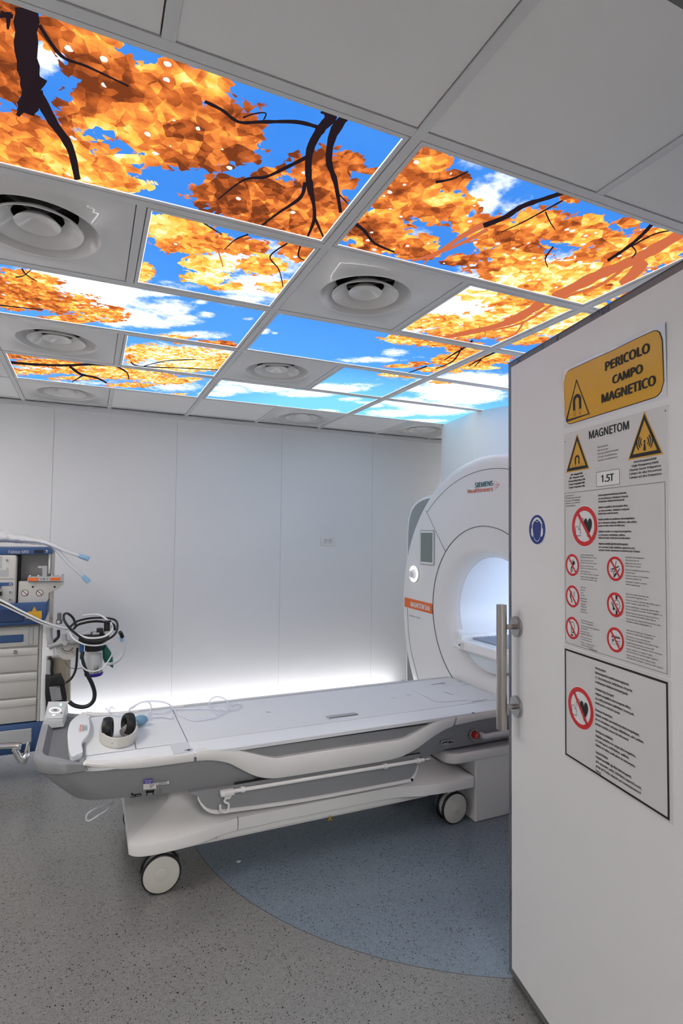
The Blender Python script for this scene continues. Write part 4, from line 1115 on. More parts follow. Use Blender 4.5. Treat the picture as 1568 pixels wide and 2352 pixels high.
# ---- white warning board
t = sign('warning_board', 'tall white warning board full of small print, below the yellow sign on the door', .53, 1.5)
flat('board_sheet', PAPER, t, DF, [rect(.333, 1.190, .728, 1.806)], .0022, .0021)
hb = .0026
text('heading', 'MAGNETOM', INK, t, DF, .449, 1.772, .604, 1.7945, hb, bold=.02)
flat('rivet', SEAM, t, DF, [disc(.340, 1.783, .0022, 10), disc(.721, 1.793, .0022, 10)], hb)
def yel_tri(cx, z0, w, h, sym):
    P = [(cx-w/2, z0), (cx+w/2, z0), (cx, z0+h)]
    def grow(k): 
        c = (cx, z0+h*.36); return [(c[0]+(x-c[0])*k, c[1]+(z-c[1])*k) for x, z in P]
    o = flat('warning_triangle', YELLOW2, t, DF, [grow(1.10)], hb)
    A, B = grow(1.0), grow(.76)
    flat('triangle_border', INK, o, DF, [[A[i], A[(i+1) % 3], B[(i+1) % 3], B[i]] for i in range(3)], hb+.0004)
    flat('warning_symbol', INK, o, DF, sym, hb+.0004)
yel_tri(.3965, 1.694, .098, .098, magnet(.3965, 1.7065, .62)+[q for x in (.3755, .388, .405, .4165) for q in frame_lines(x-.003, 1.701, x+.003, 1.709, .0006)])
w_ = []
for r in (.011, .0175, .024):
    for a0 in (-.75, PI-.75): w_ += ringpoly(.656, 1.733, r, r+.0034, 12, a0, a0+1.5)
w_ += [disc(.656, 1.733, .0035, 12), [(.6515, 1.711), (.6605, 1.711), (.658, 1.729), (.654, 1.729)]]
yel_tri(.656, 1.698, .104, .102, w_)
def para(s_, x, z1, w, h, bold=0., ma=INK, align='LEFT', cx=None, name='small_print'):
    x0 = x if cx is None else cx-w/2
    return text(name, s_, ma, t, DF, x0, z1-h, x0+w, z1, hb, align, bold, spacing=1.0)
para('MR - Magnetfeld\nMR - Magnetic Field\nChamp Magnétique RM\nCampo magnético RM\nCampo magnetico RM', 0, 1.6855, .078, .044, .02, align='CENTER', cx=.392)
para('Hochfrequenzfeld\nHigh Frequency Field\nChamp Haute Fréquence\nCampo de alta frecuencia\nCampo ad alta frequenza', 0, 1.691, .104, .045, .015, align='CENTER', cx=.655)
para('Warnzeichen:\nWarning sign:\nPanneau d\'avertissement:\nSímbolo de advertencia:\nSegnale di avvertimento:', .484, 1.7475, .082, .043)
flat('field_plate', mat('bright_paper', (.78, .78, .78), .35), t, DF, [rect(.4795, 1.638, .5685, 1.6775)], hb)
flat('plate_border', INK, t, DF, frame_lines(.4795, 1.638, .5685, 1.6775, .0009), hb+.0003)
text('field_strength', '1.5T', INK, t, DF, .499, 1.648, .548, 1.668, hb+.0006, bold=.025)
flat('thin_border', INK, t, DF, frame_lines(.336, 1.196, .717, 1.631, .0009), hb)
para('Verbotszeichen:\nProhibited signs (Danger!)\nPanneaux d\'interdiction:\nSímbolos de prohibición:\nSegnali di divieto:', .341, 1.6255, .071, .036)
blocks = [('Elektromagnetisch beeinflussbare Implantate,', 'z.B. Herzschrittmacher, Defibrillatoren, Hörgeräte,\nInsulinpumpen, Medikamentendosiergeräte', .148, .150),
 ('Implants susceptible to electromagnetic effects,', 'e.g. cardiac pacemakers, defibrillators, hearing aids,\ninsulin pumps, medication pumps', .155, .157),
 ('Implants sensibles aux interférences électromagnétiques,', 'par ex. stimulateurs cardiaques, défibrillateurs, aides auditives,\npompes à insuline, doseurs de médicaments', .188, .190),
 ('Implantes sensibles a los campos electromagnéticos,', 'p. ej. Marcapasos, desfibriladores, audífonos,\nbombas de insulina, dosificadores de medicamentos', .172, .158),
 ('Impianti suscettibili agli effetti elettromagnetici,', 'ad es. pacemaker cardiaci, defibrillatori, apparecchi acustici,\npompe per l\'insulina, dispositivi per la somministrazione di farmaci', .150, .196)]
for k, (hd_, bd, w1, w2) in enumerate(blocks):
    z = 1.6185-.0322*k
    text('small_print', hd_, INK, t, DF, .486, 0, 0, z, hb, bold=.014, em=(.0062, .0086)); text('small_print', bd, INK, t, DF, .486, 0, 0, z-.0092, hb, bold=.003, em=(.0060, .0084), spacing=.92)
def prohib(cx, cz, r, sym, name='prohibition_symbol', parts=None):
    o = flat(name, mat('bright_paper2', (.74, .74, .74), .35), t, DF, [disc(cx, cz, r*1.04, 48)], hb)
    if sym: flat('black_symbol', INK, o, DF, sym, hb+.0003)
    a = -PI/4-.12
    q = stroke([(cx+r*.85*math.cos(a), cz+r*.85*math.sin(a)), (cx-r*.85*math.cos(a), cz-r*.85*math.sin(a))], r*.17)
    flat('red_ring', RED, o, DF, ringpoly(cx, cz, r*.78, r, 48)+q, hb+.0006)
def pacemaker(cx, cz, r):
    P = []
    hx, hz, q = cx+r*.27, cz-.02*r, r*.62
    P.append([(hx+q*(.0525*16*math.sin(a)**3)*.62, hz+q*.055*(13*math.cos(a)-5*math.cos(2*a)-2*math.cos(3*a)-math.cos(4*a))) for a in [2*PI*k/40 for k in range(40)]])
    bx, bz = cx-.48*r, cz-.28*r
    bo = [(bx-.22*r, bz-.20*r), (bx+.16*r, bz-.20*r), (bx+.16*r, bz+.10*r), (bx-.0*r, bz+.14*r), (bx-.02*r, bz+.26*r), (bx-.22*r, bz+.26*r), (bx-.22*r, bz-.20*r)]
    P += stroke(bo, .035*r)
    P += stroke([(bx+.1*r, bz+.12*r), (bx+.14*r, bz+.5*r), (bx+.24*r, bz+.68*r), (bx+.36*r, bz+.68*r), (bx+.46*r, bz+.5*r)], .03*r)
    return P
prohib(.4265, 1.533, .0555, pacemaker(.4265, 1.533, .0555))
r = .0315
sy = {}
cx, cz = .371, 1.4225; sy[0] = [disc(cx+.006, cz+.006, .0062, 16)]+stroke([(cx-.008, cz+.010), (cx+.004, cz+.014), (cx+.006, cz+.018)], .0015)+stroke([(cx+.003, cz+.002), (cx-.006, cz-.010), (cx-.005, cz-.022)], .004)+stroke([(cx-.002, cz-.004), (cx+.002, cz-.02)], .0025)
cx, cz = .371, 1.333; sy[1] = stroke([(cx-.006, cz+.014), (cx-.011, cz+.004), (cx-.010, cz-.004), (cx-.004, cz-.010), (cx-.003, cz-.018)], .004)+stroke([(cx-.006, cz+.014), (cx-.002, cz+.004), (cx-.010, cz-.004)], .003)+frame_lines(cx+.006, cz+.0, cx+.010, cz+.014, .001)
cx, cz = .370, 1.243; sy[2] = stroke([(cx-.008, cz+.016), (cx+.004, cz+.018), (cx+.010, cz+.008), (cx+.008, cz-.002), (cx+.001, cz-.008)], .002)+stroke([(cx-.006, cz+.010), (cx-.004, cz-.020)], .0025)+[rect(cx-.008, cz-.022, cx+.004, cz-.018), disc(cx+.003, cz-.012, .003, 10)]
cx, cz = .550, 1.4225; sy[3] = stroke([(cx-.012, cz-.002), (cx+.014, cz+.007)], .003)+stroke([(cx-.004, cz-.008), (cx+.004, cz+.020)], .002)+ringpoly(cx-.013, cz-.004, .0028, .0045, 14)+ringpoly(cx-.004, cz-.011, .0028, .0045, 14)+stroke([(cx-.006, cz-.021), (cx+.004, cz-.012), (cx+.017, cz+.002)], [.006, .004, .002])
cx, cz = .549, 1.331; sy[4] = [rect(cx+.001, cz+.014, cx+.008, cz+.028), rect(cx+.001, cz-.028, cx+.008, cz-.014)]+ringpoly(cx+.005, cz, .0115, .0130, 24)+stroke([(cx+.005, cz), (cx+.006, cz+.006)], .0012)+stroke([(cx+.005, cz), (cx+.013, cz+.003)], .0012)+stroke([(cx-.014, cz+.006), (cx-.007, cz-.008)], .003)+[disc(cx-.006, cz-.011, .004, 12)]
cx, cz = .548, 1.242; sy[5] = frame_lines(cx-.014, cz-.012, cx+.017, cz+.011, .0008)+[rect(cx-.014, cz+.005, cx+.017, cz+.0085), rect(cx-.011, cz-.006, cx-.006, cz+.001), rect(cx+.002, cz-.003, cx+.015, cz-.0015), rect(cx+.002, cz-.008, cx+.013, cz-.0068)]
for k, (cx, cz) in enumerate(((.371, 1.4225), (.371, 1.333), (.370, 1.243), (.550, 1.4225), (.549, 1.331), (.548, 1.242))): prohib(cx, cz, r, sy[k])
col1 = [('Implantate aus Metall und sonstige\nMetallgegenstände im Körper, z.B. Splitter', 'Implants made of metal and other\nmetal objects in the body such as splinters', 'Implants en métal et divers objets\nmétalliques intra-corporels, par ex. éclats', 'Implantes de metal y otras\npiezas metálicas en el cuerpo, p. ej. fragmentos', 'Impianti di metallo e altri oggetti metallici\npresenti nel corpo, come ad es. schegge'),
 ('Offenes Feuer\nRauchverbot', 'Open fire\nNo smoking', 'Flammes ouvertes\nDéfense de fumer', 'Fuego abierto\nProhibido fumar', 'Fiamme libere\nDivieto di fumare'),
 ('Feuerlöscher mit magneti-\nsierbarem Metallgehäuse', 'Fire extinguishers with magnetizable\nmetal housing', 'Extincteurs à corps\nmétallique magnétisable', 'Extintores con carcasa\nde metal magnetizable', 'Estintori con alloggiamento\nmetallico magnetizzabile')]
col2 = [('Metallteile und medizinische\nInstrumente aller Art', 'Metal parts and medical\ninstruments of all types', 'Éléments métalliques et instruments\nmédicaux divers', 'Elementos metálicos e instrumentos\nmédicos de cualquier tipo', 'Componenti metallici e strumenti\nmedici di qualsiasi tipo'),
 ('Mech. Uhren, elektr. Datenträger wie\nTaschenrechner, Digitaluhren usw.', 'Mechanical watches, electronic data carriers, such as\npocket calculators, digital clocks, etc.', 'Montres mécaniques, supports de données électr.\ntels que calculatrices de poche, montres digitales, etc.', 'Relojes mecánicos, soportes de datos electrónicos,\np. ej. calculadoras de bolsillo y relojes digitales', 'Orologi meccanici, supporti elettronici di dati, come\ncalcolatori tascabili, orologi digitali, ecc.'),
 ('Datenträger wie Kreditkarten, Scheckkarten und\nAusweise mit Magnetstreifen, Magnetbänder', 'Data carriers, such as credit cards and\nidentity cards with magnetic strips, magnetic tapes', 'Supports de données tels que cartes de crédit,\ncartes d\'identité à piste magnétique, bandes magnétiques', 'Soportes de datos, p. ej. tarjetas de crédito,\ncarnés electrónicos y cartas con bandas magnéticas', 'Supporti di dati come carte di credito e tessere\ndi identificazione con bande magnetiche, nastri magnetici')]
for c, (cols, x, W) in enumerate(((col1, .408, .078), (col2, .587, .118))):
    for k, bl in enumerate(cols):
        top_ = (1.4555, 1.3650, 1.2735)[k] if c == 0 else (1.4560, 1.3650, 1.2760)[k]
        n_ = max(len(l) for s_ in bl for l in s_.split('\n'))
        for q, s_ in enumerate(bl):
            w_ = W*max(len(l) for l in s_.split('\n'))/n_*(1 if k != 1 or c else .38)*(1 if not (c == 1 and k == 0) else .66)
            para(s_, x, top_-.0152*q, w_, .0118, .0)
flat('small_print', SEAM, t, DF, [rect(.443+.0042*k, 1.1975, .443+.0042*k+.0034, 1.2000) for k in range(8)], hb)

# ---- lower black framed board
t = sign('prohibition_board', 'white board in a black frame line warning of heart pacemakers, lowest on the door', .525, 1.02)
flat('board_sheet', PAPER, t, DF, [rect(.328, .868, .728, 1.1845)], .0016, .0015)
hb = .002
flat('black_frame', INK, t, DF, frame_lines(.3315, .8735, .7175, 1.1785, .0055), hb)
prohib(.4035, 1.0275, .0560, pacemaker(.4035, 1.0275, .0560))
lower = [(1, 'Verbotszeichen:'), (1, 'Elektromagnetisch beeinflussbare Implantate,'), (0, 'z.B. Herzschrittmacher, Defibrillatoren, Hörgeräte,'), (0, 'Insulinpumpen, Medikamentendosiergeräte'), None,
 (1, 'Prohibited signs (Danger!)'), (1, 'Implants susceptible to electromagnetic effects,'), (0, 'e.g. cardiac pacemakers, defibrillators, hearing aids,'), (0, 'insulin pumps, medication pumps'), None,
 (1, "Panneaux d'interdiction:"), (1, 'Implants sensibles aux interférences électromagnétiques,'), (0, 'par ex. stimulateurs cardiaques, défibrillateurs, aides auditives,'), (0, 'pompes à insuline, doseurs de médicaments'), None,
 (1, 'Símbolos de prohibición:'), (1, 'Implantes sensibles a los campos electromagnéticos,'), (0, 'p. ej. Marcapasos, desfibriladores, audífonos,'), (0, 'bombas de insulina, dosificadores de medicamentos'), None,
 (1, 'Segnali di divieto:'), (1, 'Impianti suscettibili agli effetti elettromagnetici,'), (0, 'ad es. pacemaker cardiaci, defibrillatori, apparecchi acustici,'), (0, "pompe per l'insulina, dispositivi per la somministrazione di"), (0, 'farmaci')]
z = 1.158
for it in lower:
    if it is None: z -= .0065; continue
    bld, s_ = it
    desc = any(c in s_ for c in 'gpqyj,;'); 
    w_ = .00428*len(s_)*(1.02 if bld else .98)
    text('small_print', s_, INK, t, DF, .467, 0, 0, z, hb, bold=.014 if bld else .004, em=(.0074, .0104)); z -= .0122

# ---- round blue sticker
t = sign('mandatory_sign', 'round blue sticker of a head wearing ear protection, left of the white board', .186, 1.5255)
cx, cz = .186, 1.5255
flat('white_rim', mat('sticker_white', (.8, .8, .82), .35), t, DF, [disc(cx, cz, .0495, 48)], .0012, .0011)
flat('blue_disc', BLUE, t, DF, [disc(cx, cz, .0470, 48)], .0016)
sw = mat('symbol_white', (.78, .78, .80), .4)
hd_ = [(cx-.024, cz+.012), (cx-.024, cz+.020), (cx-.018, cz+.026), (cx-.009, cz+.029), (cx+.001, cz+.024), (cx+.010, cz+.029), (cx+.018, cz+.026), (cx+.023, cz+.018)]
flat('ear_protection_symbol', sw, t, DF, ringpoly(cx, cz+.008, .024, .031, 20, .45, PI-.45)+stroke([(cx-.028, cz+.022), (cx-.027, cz+.006)], .004)+stroke([(cx+.028, cz+.022), (cx+.027, cz+.006)], .004)
     +[[(cx-.026, cz+.009), (cx-.034, cz+.002), (cx-.034, cz-.015), (cx-.028, cz-.022), (cx-.020, cz-.023)], [(cx+.026, cz+.009), (cx+.034, cz+.002), (cx+.034, cz-.015), (cx+.028, cz-.022), (cx+.020, cz-.023)]]
     +stroke(hd_, .002)+stroke([(cx-.017, cz-.025), (cx-.010, cz-.034), (cx, cz-.038), (cx+.010, cz-.034), (cx+.017, cz-.025)], .002), .0020)

# ================================================================== ANAESTHESIA MACHINE
YM = 3.90
def Q(px, py, Y=YM): p = at(px, py, Y=Y); return (p.x, p.z)
def QP(L, Y=YM): return [Q(x, y, Y) for x, y in L]
t = thing('anaesthesia_machine', 'blue and grey anaesthesia machine with drawers at the left edge of the photo', 'anaesthesia machine', (-.6, 4.2, 0))
xl = -1.02
b = BM().box(xl, -.195, YM, 4.55, .167, .352, .02); mb = b.done('base', MBLUE, t, smooth=40)
BM().box(xl+.08, -.285, YM-.004, YM+.01, .225, .315, .004).done('base_panel', LGREY, mb)
for x, y in ((-.95, 3.98), (-.95, 4.45), (-.58, 4.45), (-.58, 3.99)):
    b = BM().cyl((x-.015, y, .05), (x+.015, y, .05), .05, n=24); c_ = b.done('caster', BLACK, t, smooth=40)
    BM().cyl((x, y, .085), (x, y, .168), .018).done('caster_fork', STEEL, c_, smooth=40)
r_ = [(-1.05, 3.83, .296), (-.50, 3.83, .296), (-.415, 3.83, .292)]+[(lambda p: (p[0], 3.83, p[1]))(Q(x, y, 3.83)) for x, y in ((22, 1713), (33, 1721), (43, 1737), (50, 1746), (55, 1746), (59, 1737))]
r_.append((r_[-1][0]+.01, 3.91, r_[-1][2]+.05))
BM().tube(r_[0:1]+r_[3:], .0185, 14).done('push_rail', CHROME, t, smooth=60)
# cabinet with drawers
BM().box(xl, -.245, YM+.012, 4.5, .352, .935, .004).done('cabinet', MBEIGE, t)
dz = [(.806, .930), (.657, .801), (.502, .651), (.354, .497)]
for k, (z0, z1) in enumerate(dz):
    d_ = BM().box(xl+.02, -.2645, YM-.004, YM+.02, z0+.003, z1-.001, .006).done('drawer', MBEIGE, t, smooth=40)
    if k: BM().box(xl+.02, -.2655, YM-.010, YM+.0, z1-.045, z1-.004, .005).done('drawer_grip', mat('drawer_grip_grey', (.56, .55, .525), .4), d_, smooth=40)
    else: BM().box(xl+.05, -.345, YM-.007, YM, .836, .882, .006).done('blue_plate', MBLUE, d_); BM().box(-.318, -.292, YM-.010, YM, .815, .925, .006).done('drawer_trim', LGREY, d_)
    if k == 1:
        p = Q(36, 1497); BM().lathe([(.0001, -.008), (.008, -.008), (.0115, -.004), (.0115, .004)], (p[0], YM-.012, p[1]), 'Y', 20).done('lock', STEEL, d_, smooth=40)
BM().box(-.261, -.247, YM-.002, YM+.02, .352, .935).done('cabinet_stile', LGREY, t)
BM().box(-.244, -.216, YM-.012, YM+.03, .352, .94, .004).done('corner_profile', WHITE, t)
BM().box(-.214, -.192, YM+.03, YM+.06, .30, 1.20).done('side_rail', STEEL, t)
# blue console with writing ledge
cons = [(xl, 1.068), (-.222, 1.074), (-.222, 1.01), (-.232, .965), (-.262, .944), (xl, .930)]
b = BM().prism(cons, YM-.05, 4.45, 'XZ', .012); b.done('work_console', MBLUE, t, smooth=40)
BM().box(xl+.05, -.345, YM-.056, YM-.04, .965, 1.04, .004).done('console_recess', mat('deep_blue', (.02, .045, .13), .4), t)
fm = Frame((0, YM-.052, 0), (1, 0, 0), (0, 0, 1))
def qf(px, py, Y=YM-.052): return Q(px, py, Y)
ws = flat('warning_label', YELLOW2, t, fm, [[qf(58, 1421), qf(96, 1421), qf(96, 1403), qf(64, 1405)], [qf(73, 1404), qf(84.5, 1403), qf(79, 1393)]], .001)
# upper housing
BM().box(xl, -.391, YM-.03, 4.4, 1.062, 1.362, .02).done('ventilator_unit', mat('machine_light', (.57, .56, .53), .4), t, smooth=40)
BM().box(-.391, -.380, YM+.0, 4.4, 1.065, 1.362).done('shadow_joint', MLINE, t)
BM().box(-.382, -.214, YM+.09, 4.4, 1.07, 1.362).done('rear_panel', mat('rear_panel_grey', (.36, .355, .34), .5), t)
u = Frame((0, YM-.0302, 0), (1, 0, 0), (0, 0, 1))
def qu(px, py): return Q(px, py, YM-.0302)
def ru(px0, py0, px1, py1): a, c = qu(px0, py1), qu(px1, py0); return rect(a[0], a[1], c[0], c[1])
flat('display', LGREY, t, u, [ru(-60, 1278, 5, 1306), ru(-60, 1309, 20, 1325)], .0012)
flat('unit_joint', SEAM, t, u, [ru(-100, 1329.5, 33, 1331)], .0014)
flat('blue_stripe', MBLUE, t, u, [rrect(*(qu(-60, 1347.5)), *(qu(30.5, 1337.5)), .012)], .0012)
kn = []
for px, py, r2 in ((24, 1342, .0085), (23.5, 1359.5, .0105), (22.5, 1377, .0105), (16, 1286.5, .007), (16.5, 1305, .004)):
    p = qu(px, py); kn.append((p, r2))
for p, r2 in kn:
    k_ = BM().lathe([(.0001, -.006), (r2*.8, -.006), (r2, -.002), (r2, .004)], (p[0], YM-.031, p[1]), 'Y', 20).done('knob', LGREY, t, smooth=40)
    flat('knob_mark', INK, k_, Frame((p[0], YM-.0375, p[1]), (1, 0, 0), (0, 0, 1)), [disc(0, 0, r2*.35, 10)], .0005)
p = qu(2, 1347); BM().box(p[0]-.03, p[0], YM-.05, YM-.03, p[1]-.012, p[1]+.008, .004).done('lever', BLUE, t)
p = qu(1, 1364); BM().box(p[0]-.03, p[0]+.008, YM-.045, YM-.03, p[1]-.010, p[1]+.014, .004).done('valve_cap', BLACK, t)
# bracket panel with the no-push signs
pan = QP([(43, 1335.5), (145, 1335.5), (145, 1343), (132, 1354), (112, 1362), (111.5, 1376), (106, 1384.5), (41, 1385)], YM-.01)
BM().prism(pan, YM-.01, YM+.10, 'XZ', .003).done('bracket_panel', MBEIGE, t, smooth=40)
v = Frame((0, YM-.0102, 0), (1, 0, 0), (0, 0, 1))
for px in (57, 91):
    p = Q(px, 1361.7, YM-.0102)
    o_ = flat('no_leaning_sign', PAPER, t, v, [disc(p[0], p[1], .0185, 28)], .0010)
    flat('sign_ring', mat('dark_red_ink', (.10, .01, .012), .5), o_, v, ringpoly(p[0], p[1], .0165, .0195, 28)+stroke([(p[0]-.012, p[1]+.012), (p[0]+.012, p[1]-.012)], .0035), .0016)
for px in (75.5, 125.5):
    p = Q(px, 1348, YM-.0102); flat('screw_hole', INK, t, v, [disc(p[0], p[1], .006, 16)], .0012)
pr = QP([(62, 1335), (144.5, 1335), (145, 1321), (141, 1321), (139, 1324.5), (64, 1325)], YM-.03)
BM().prism(pr, YM-.03, YM+.07, 'XZ').done('vaporizer_bar', LGREY, t)
w2 = Frame((0, YM-.0302, 0), (1, 0, 0), (0, 0, 1))
def rw(px0, py0, px1, py1): a, c = Q(px0, py1, YM-.0302), Q(px1, py0, YM-.0302); return rect(a[0], a[1], c[0], c[1])
for q in ((64.5, 1327, 88, 1334.5), (115.5, 1326.5, 139, 1333.5)): flat('orange_plate', ORANGE, t, w2, [rw(*q)], .001)
flat('bar_marks', SEAM, t, w2, [rw(94, 1328.5, 96, 1332.5), rw(99, 1328, 103, 1332), rw(108, 1328, 110, 1332)], .001)
b = BM()
for px in (68.5, 88, 119, 138):
    p = Q(px, 1322.5, YM); b.cyl((p[0], YM, p[1]-.012), (p[0], YM, p[1]+.004), .008, n=14)
b.done('bar_pins', CHROME, t, smooth=40)
p, p2 = Q(97, 1325, YM), Q(108, 1303, YM); BM().box(p[0], p2[0], YM-.01, YM+.03, p[1], p2[1]).box(p[0]-.025, p2[0], YM+.0, YM+.02, p2[1]-.005, p2[1]+.008).done('bar_clamp', LGREY, t)
p, p2 = Q(110, 1318, YM), Q(116, 1272, YM); BM().box(p[0], p2[0], YM+.02, YM+.05, p[1], p2[1]).done('post', WHITE, t)
p, p2 = Q(116.5, 1317, YM), Q(124.5, 1272, YM); BM().box(p[0], p2[0], YM+.03, YM+.06, p[1], p2[1]).done('post', STEEL, t)
bar = QP([(-140, 1258.5), (108, 1258.5), (115, 1261), (121, 1266.5), (119, 1270), (110, 1273.5), (-140, 1274.5)], YM-.02)
BM().prism(bar, YM-.02, YM+.35, 'XZ', .004).done('top_bar', MBLUE, t, smooth=40)
w3 = Frame((0, YM-.0202, 0), (1, 0, 0), (0, 0, 1))
a1, c1 = Q(20, 1271, YM-.02), Q(66, 1263.5, YM-.02); text('lettering', 'Fabius MRI', PAPER, t, w3, a1[0], a1[1], c1[0], c1[1], .001)
def r3(px0, py0, px1, py1): a, c = Q(px0, py1, YM-.0202), Q(px1, py0, YM-.0202); return rect(a[0], a[1], c[0], c[1])
flat('connector_plate', BLACK, t, w3, [r3(78, 1263.5, 101, 1270.5)], .001)
flat('lamp_symbol', PAPER, t, w3, [r3(105, 1263.5, 110, 1265), r3(106.5, 1265, 108.5, 1269.5)], .001)
# breathing system arm and fittings
YA = 3.86
def V3(px, py, Y=YA): p = at(px, py, Y=Y); return (p.x, p.y, p.z)
def bx(b, px0, py0, px1, py1, Y=YA, d=.05, bev=.004):
    a, c = V3(px0, py1, Y), V3(px1, py0, Y); return b.box(a[0], c[0], Y, Y+d, a[2], c[2], bev)
bx(BM(), 104, 1488, 124, 1508).done('arm_bracket', WHITE, t)
b = BM().tube([V3(113, 1440), V3(114, 1462), V3(118, 1478)], .016, 10).tube([V3(112, 1486), V3(122, 1482), V3(140, 1477), V3(176, 1473)], .017, 12); b.done('support_arm', LGREY, t, smooth=60)
b = BM().tube([V3(149, 1480, YA-.03), V3(148, 1456, YA-.03)], .012, 12).cyl(V3(149, 1477, YA-.05), V3(149, 1477, YA), .015); b.done('clamp_knob', LGREY, t, smooth=50)
b = bx(BM(), 128, 1424, 143, 1434, d=.03); bx(b, 131, 1408, 141, 1425, d=.025); b.done('valve_block', DGREY, t)
p = V3(134, 1428.5, YA-.002); BM().lathe([(.0001, -.006), (.009, -.006), (.009, .004)], (p[0], p[1], p[2]), 'Y', 16).done('valve_screw', CREAM, t, smooth=40)
BM().tube([V3(134, 1447), V3(134, 1462), V3(127, 1470), V3(122, 1478)], .009, 10).done('gas_hose', BLACK, t, smooth=60)
# half-round dial plate with toothed rim
hc = V3(157, 1491, YA+.02)
poly = [(hc[0]+.066*math.cos(a), hc[2]+.020+.080*math.sin(a)) for a in [PI+PI*k/24 for k in range(25)]]+[(hc[0]+.062, hc[2]+.035), (hc[0]-.04, hc[2]+.035)]
BM().prism(poly, YA+.01, YA+.03, 'XZ', .002).done('dial_plate', CREAM, t, smooth=40)
b = BM()
for k in range(26):
    a = PI+PI*(k+.5)/26; x, z = hc[0]+.067*math.cos(a), hc[2]+.020+.081*math.sin(a); b.box(x-.0018, x+.0018, YA+.006, YA+.03, z-.0028, z+.0028)
b.done('dial_teeth', WHITE, t)
fdl = Frame((0, YA+.0098, 0), (1, 0, 0), (0, 0, 1))
flat('dial_marks', SEAM, t, fdl, ringpoly(hc[0]-.004, hc[2]+.018, .026, .033, 16, PI*1.05, PI*1.9)+ringpoly(hc[0]-.004, hc[2]+.014, .036, .039, 16, PI*1.0, PI*1.7)+[rect(hc[0]+.018, hc[2]-.020, hc[0]+.030, hc[2]-.016), rect(hc[0]+.018, hc[2]-.012, hc[0]+.026, hc[2]-.009)], .0006)
# beige cylinder behind
a1, c1 = V3(139, 1600, 3.98), V3(139, 1507, 3.98); BM().cyl((a1[0], 3.98, a1[2]-.02), (c1[0], 3.98, c1[2]), .045, n=28).done('bellows_cylinder', BRASS, t, smooth=40)
a1, c1 = V3(155, 1602, 3.96), V3(155, 1512, 3.96); BM().cyl((a1[0], 3.96, a1[2]-.02), (c1[0], 3.96, c1[2]), .020, n=20).done('metal_tube', BRASS, t, smooth=40)
bx(BM(), 106, 1516, 117, 1552, YA+.02, .04).done('cylinder_bracket', LGREY, t)
# absorber head: black body on the arm and the clear canister under it
ac = at(216, 1466, Y=YA)
b = BM().lathe([(.0001, .030), (.070, .030), (.083, .022), (.088, .010), (.088, -.012), (.075, -.024), (.052, -.030), (.050, -.075), (.0001, -.075)], (ac.x, YA, ac.z), 'Z', 40); b.done('absorber_head', BLACK, t, smooth=40)
b = BM().box(ac.x-.075, ac.x-.02, YA-.05, YA+.0, ac.z+.030, ac.z+.046, .006).box(ac.x-.01, ac.x+.03, YA-.06, YA-.02, ac.z+.030, ac.z+.042, .005); b.done('absorber_fittings', LGREY, t)
b = BM().cyl((ac.x+.072, YA-.02, ac.z+.03), (ac.x+.072, YA-.02, ac.z+.10), .018).cyl((ac.x+.072, YA-.02, ac.z+.10), (ac.x+.072, YA-.02, ac.z+.108), .025).box(ac.x+.012, ac.x+.05, YA-.05, YA-.01, ac.z+.03, ac.z+.066, .005); b.done('valve_knob', BLACK, t, smooth=40)
BM().cyl((ac.x+.072, YA-.02, ac.z+.022), (ac.x+.072, YA-.02, ac.z+.045), .024).done('valve_ring', CREAM, t, smooth=40)
cn0, cn1 = at(217, 1548, Y=YA), at(217, 1489, Y=YA)
cx = cn1.x
c_ = BM().lathe([(.0001, cn0.z), (.050, cn0.z), (.050, cn0.z+.10), (.045, cn1.z), (.0001, cn1.z)], (cx, YA, 0), 'Z', 36).done('canister', CANM, t, smooth=40)
BM().lathe([(.0001, cn0.z+.012), (.044, cn0.z+.012), (.044, cn0.z+.125), (.0001, cn0.z+.128)], (cx, YA, 0), 'Z', 28).done('absorber_granules', LIME, c_, smooth=40)
BM().lathe([(.0001, cn0.z-.012), (.040, cn0.z-.014), (.053, cn0.z-.006), (.055, cn0.z+.006), (.051, cn0.z+.012)], (cx, YA, 0), 'Z', 36).done('canister_ring', PURPLE, c_, smooth=40)
fl_ = Frame((cx, YA-.0505, cn0.z), (1, 0, 0), (0, 0, 1)); flat('canister_print', INK, c_, fl_, [rect(.004, .018, .007, .05), rect(.010, .018, .013, .045), rect(.016, .02, .020, .055)]+frame_lines(.0, .014, .024, .062, .0012), .0005)
b = bx(BM(), 182, 1478, 193, 1499, YA-.02, .012); b.done('blue_fitting', mat('fitting_blue', (.03, .14, .36), .4), t)

BM().tube([V3(264, 1446, 3.99), V3(258, 1433, 4.04), V3(220, 1427, 4.06), V3(182, 1434, 4.05), V3(168, 1446, 4.0)], .0078, 10).done('breathing_hose', BLACK, t, smooth=60)
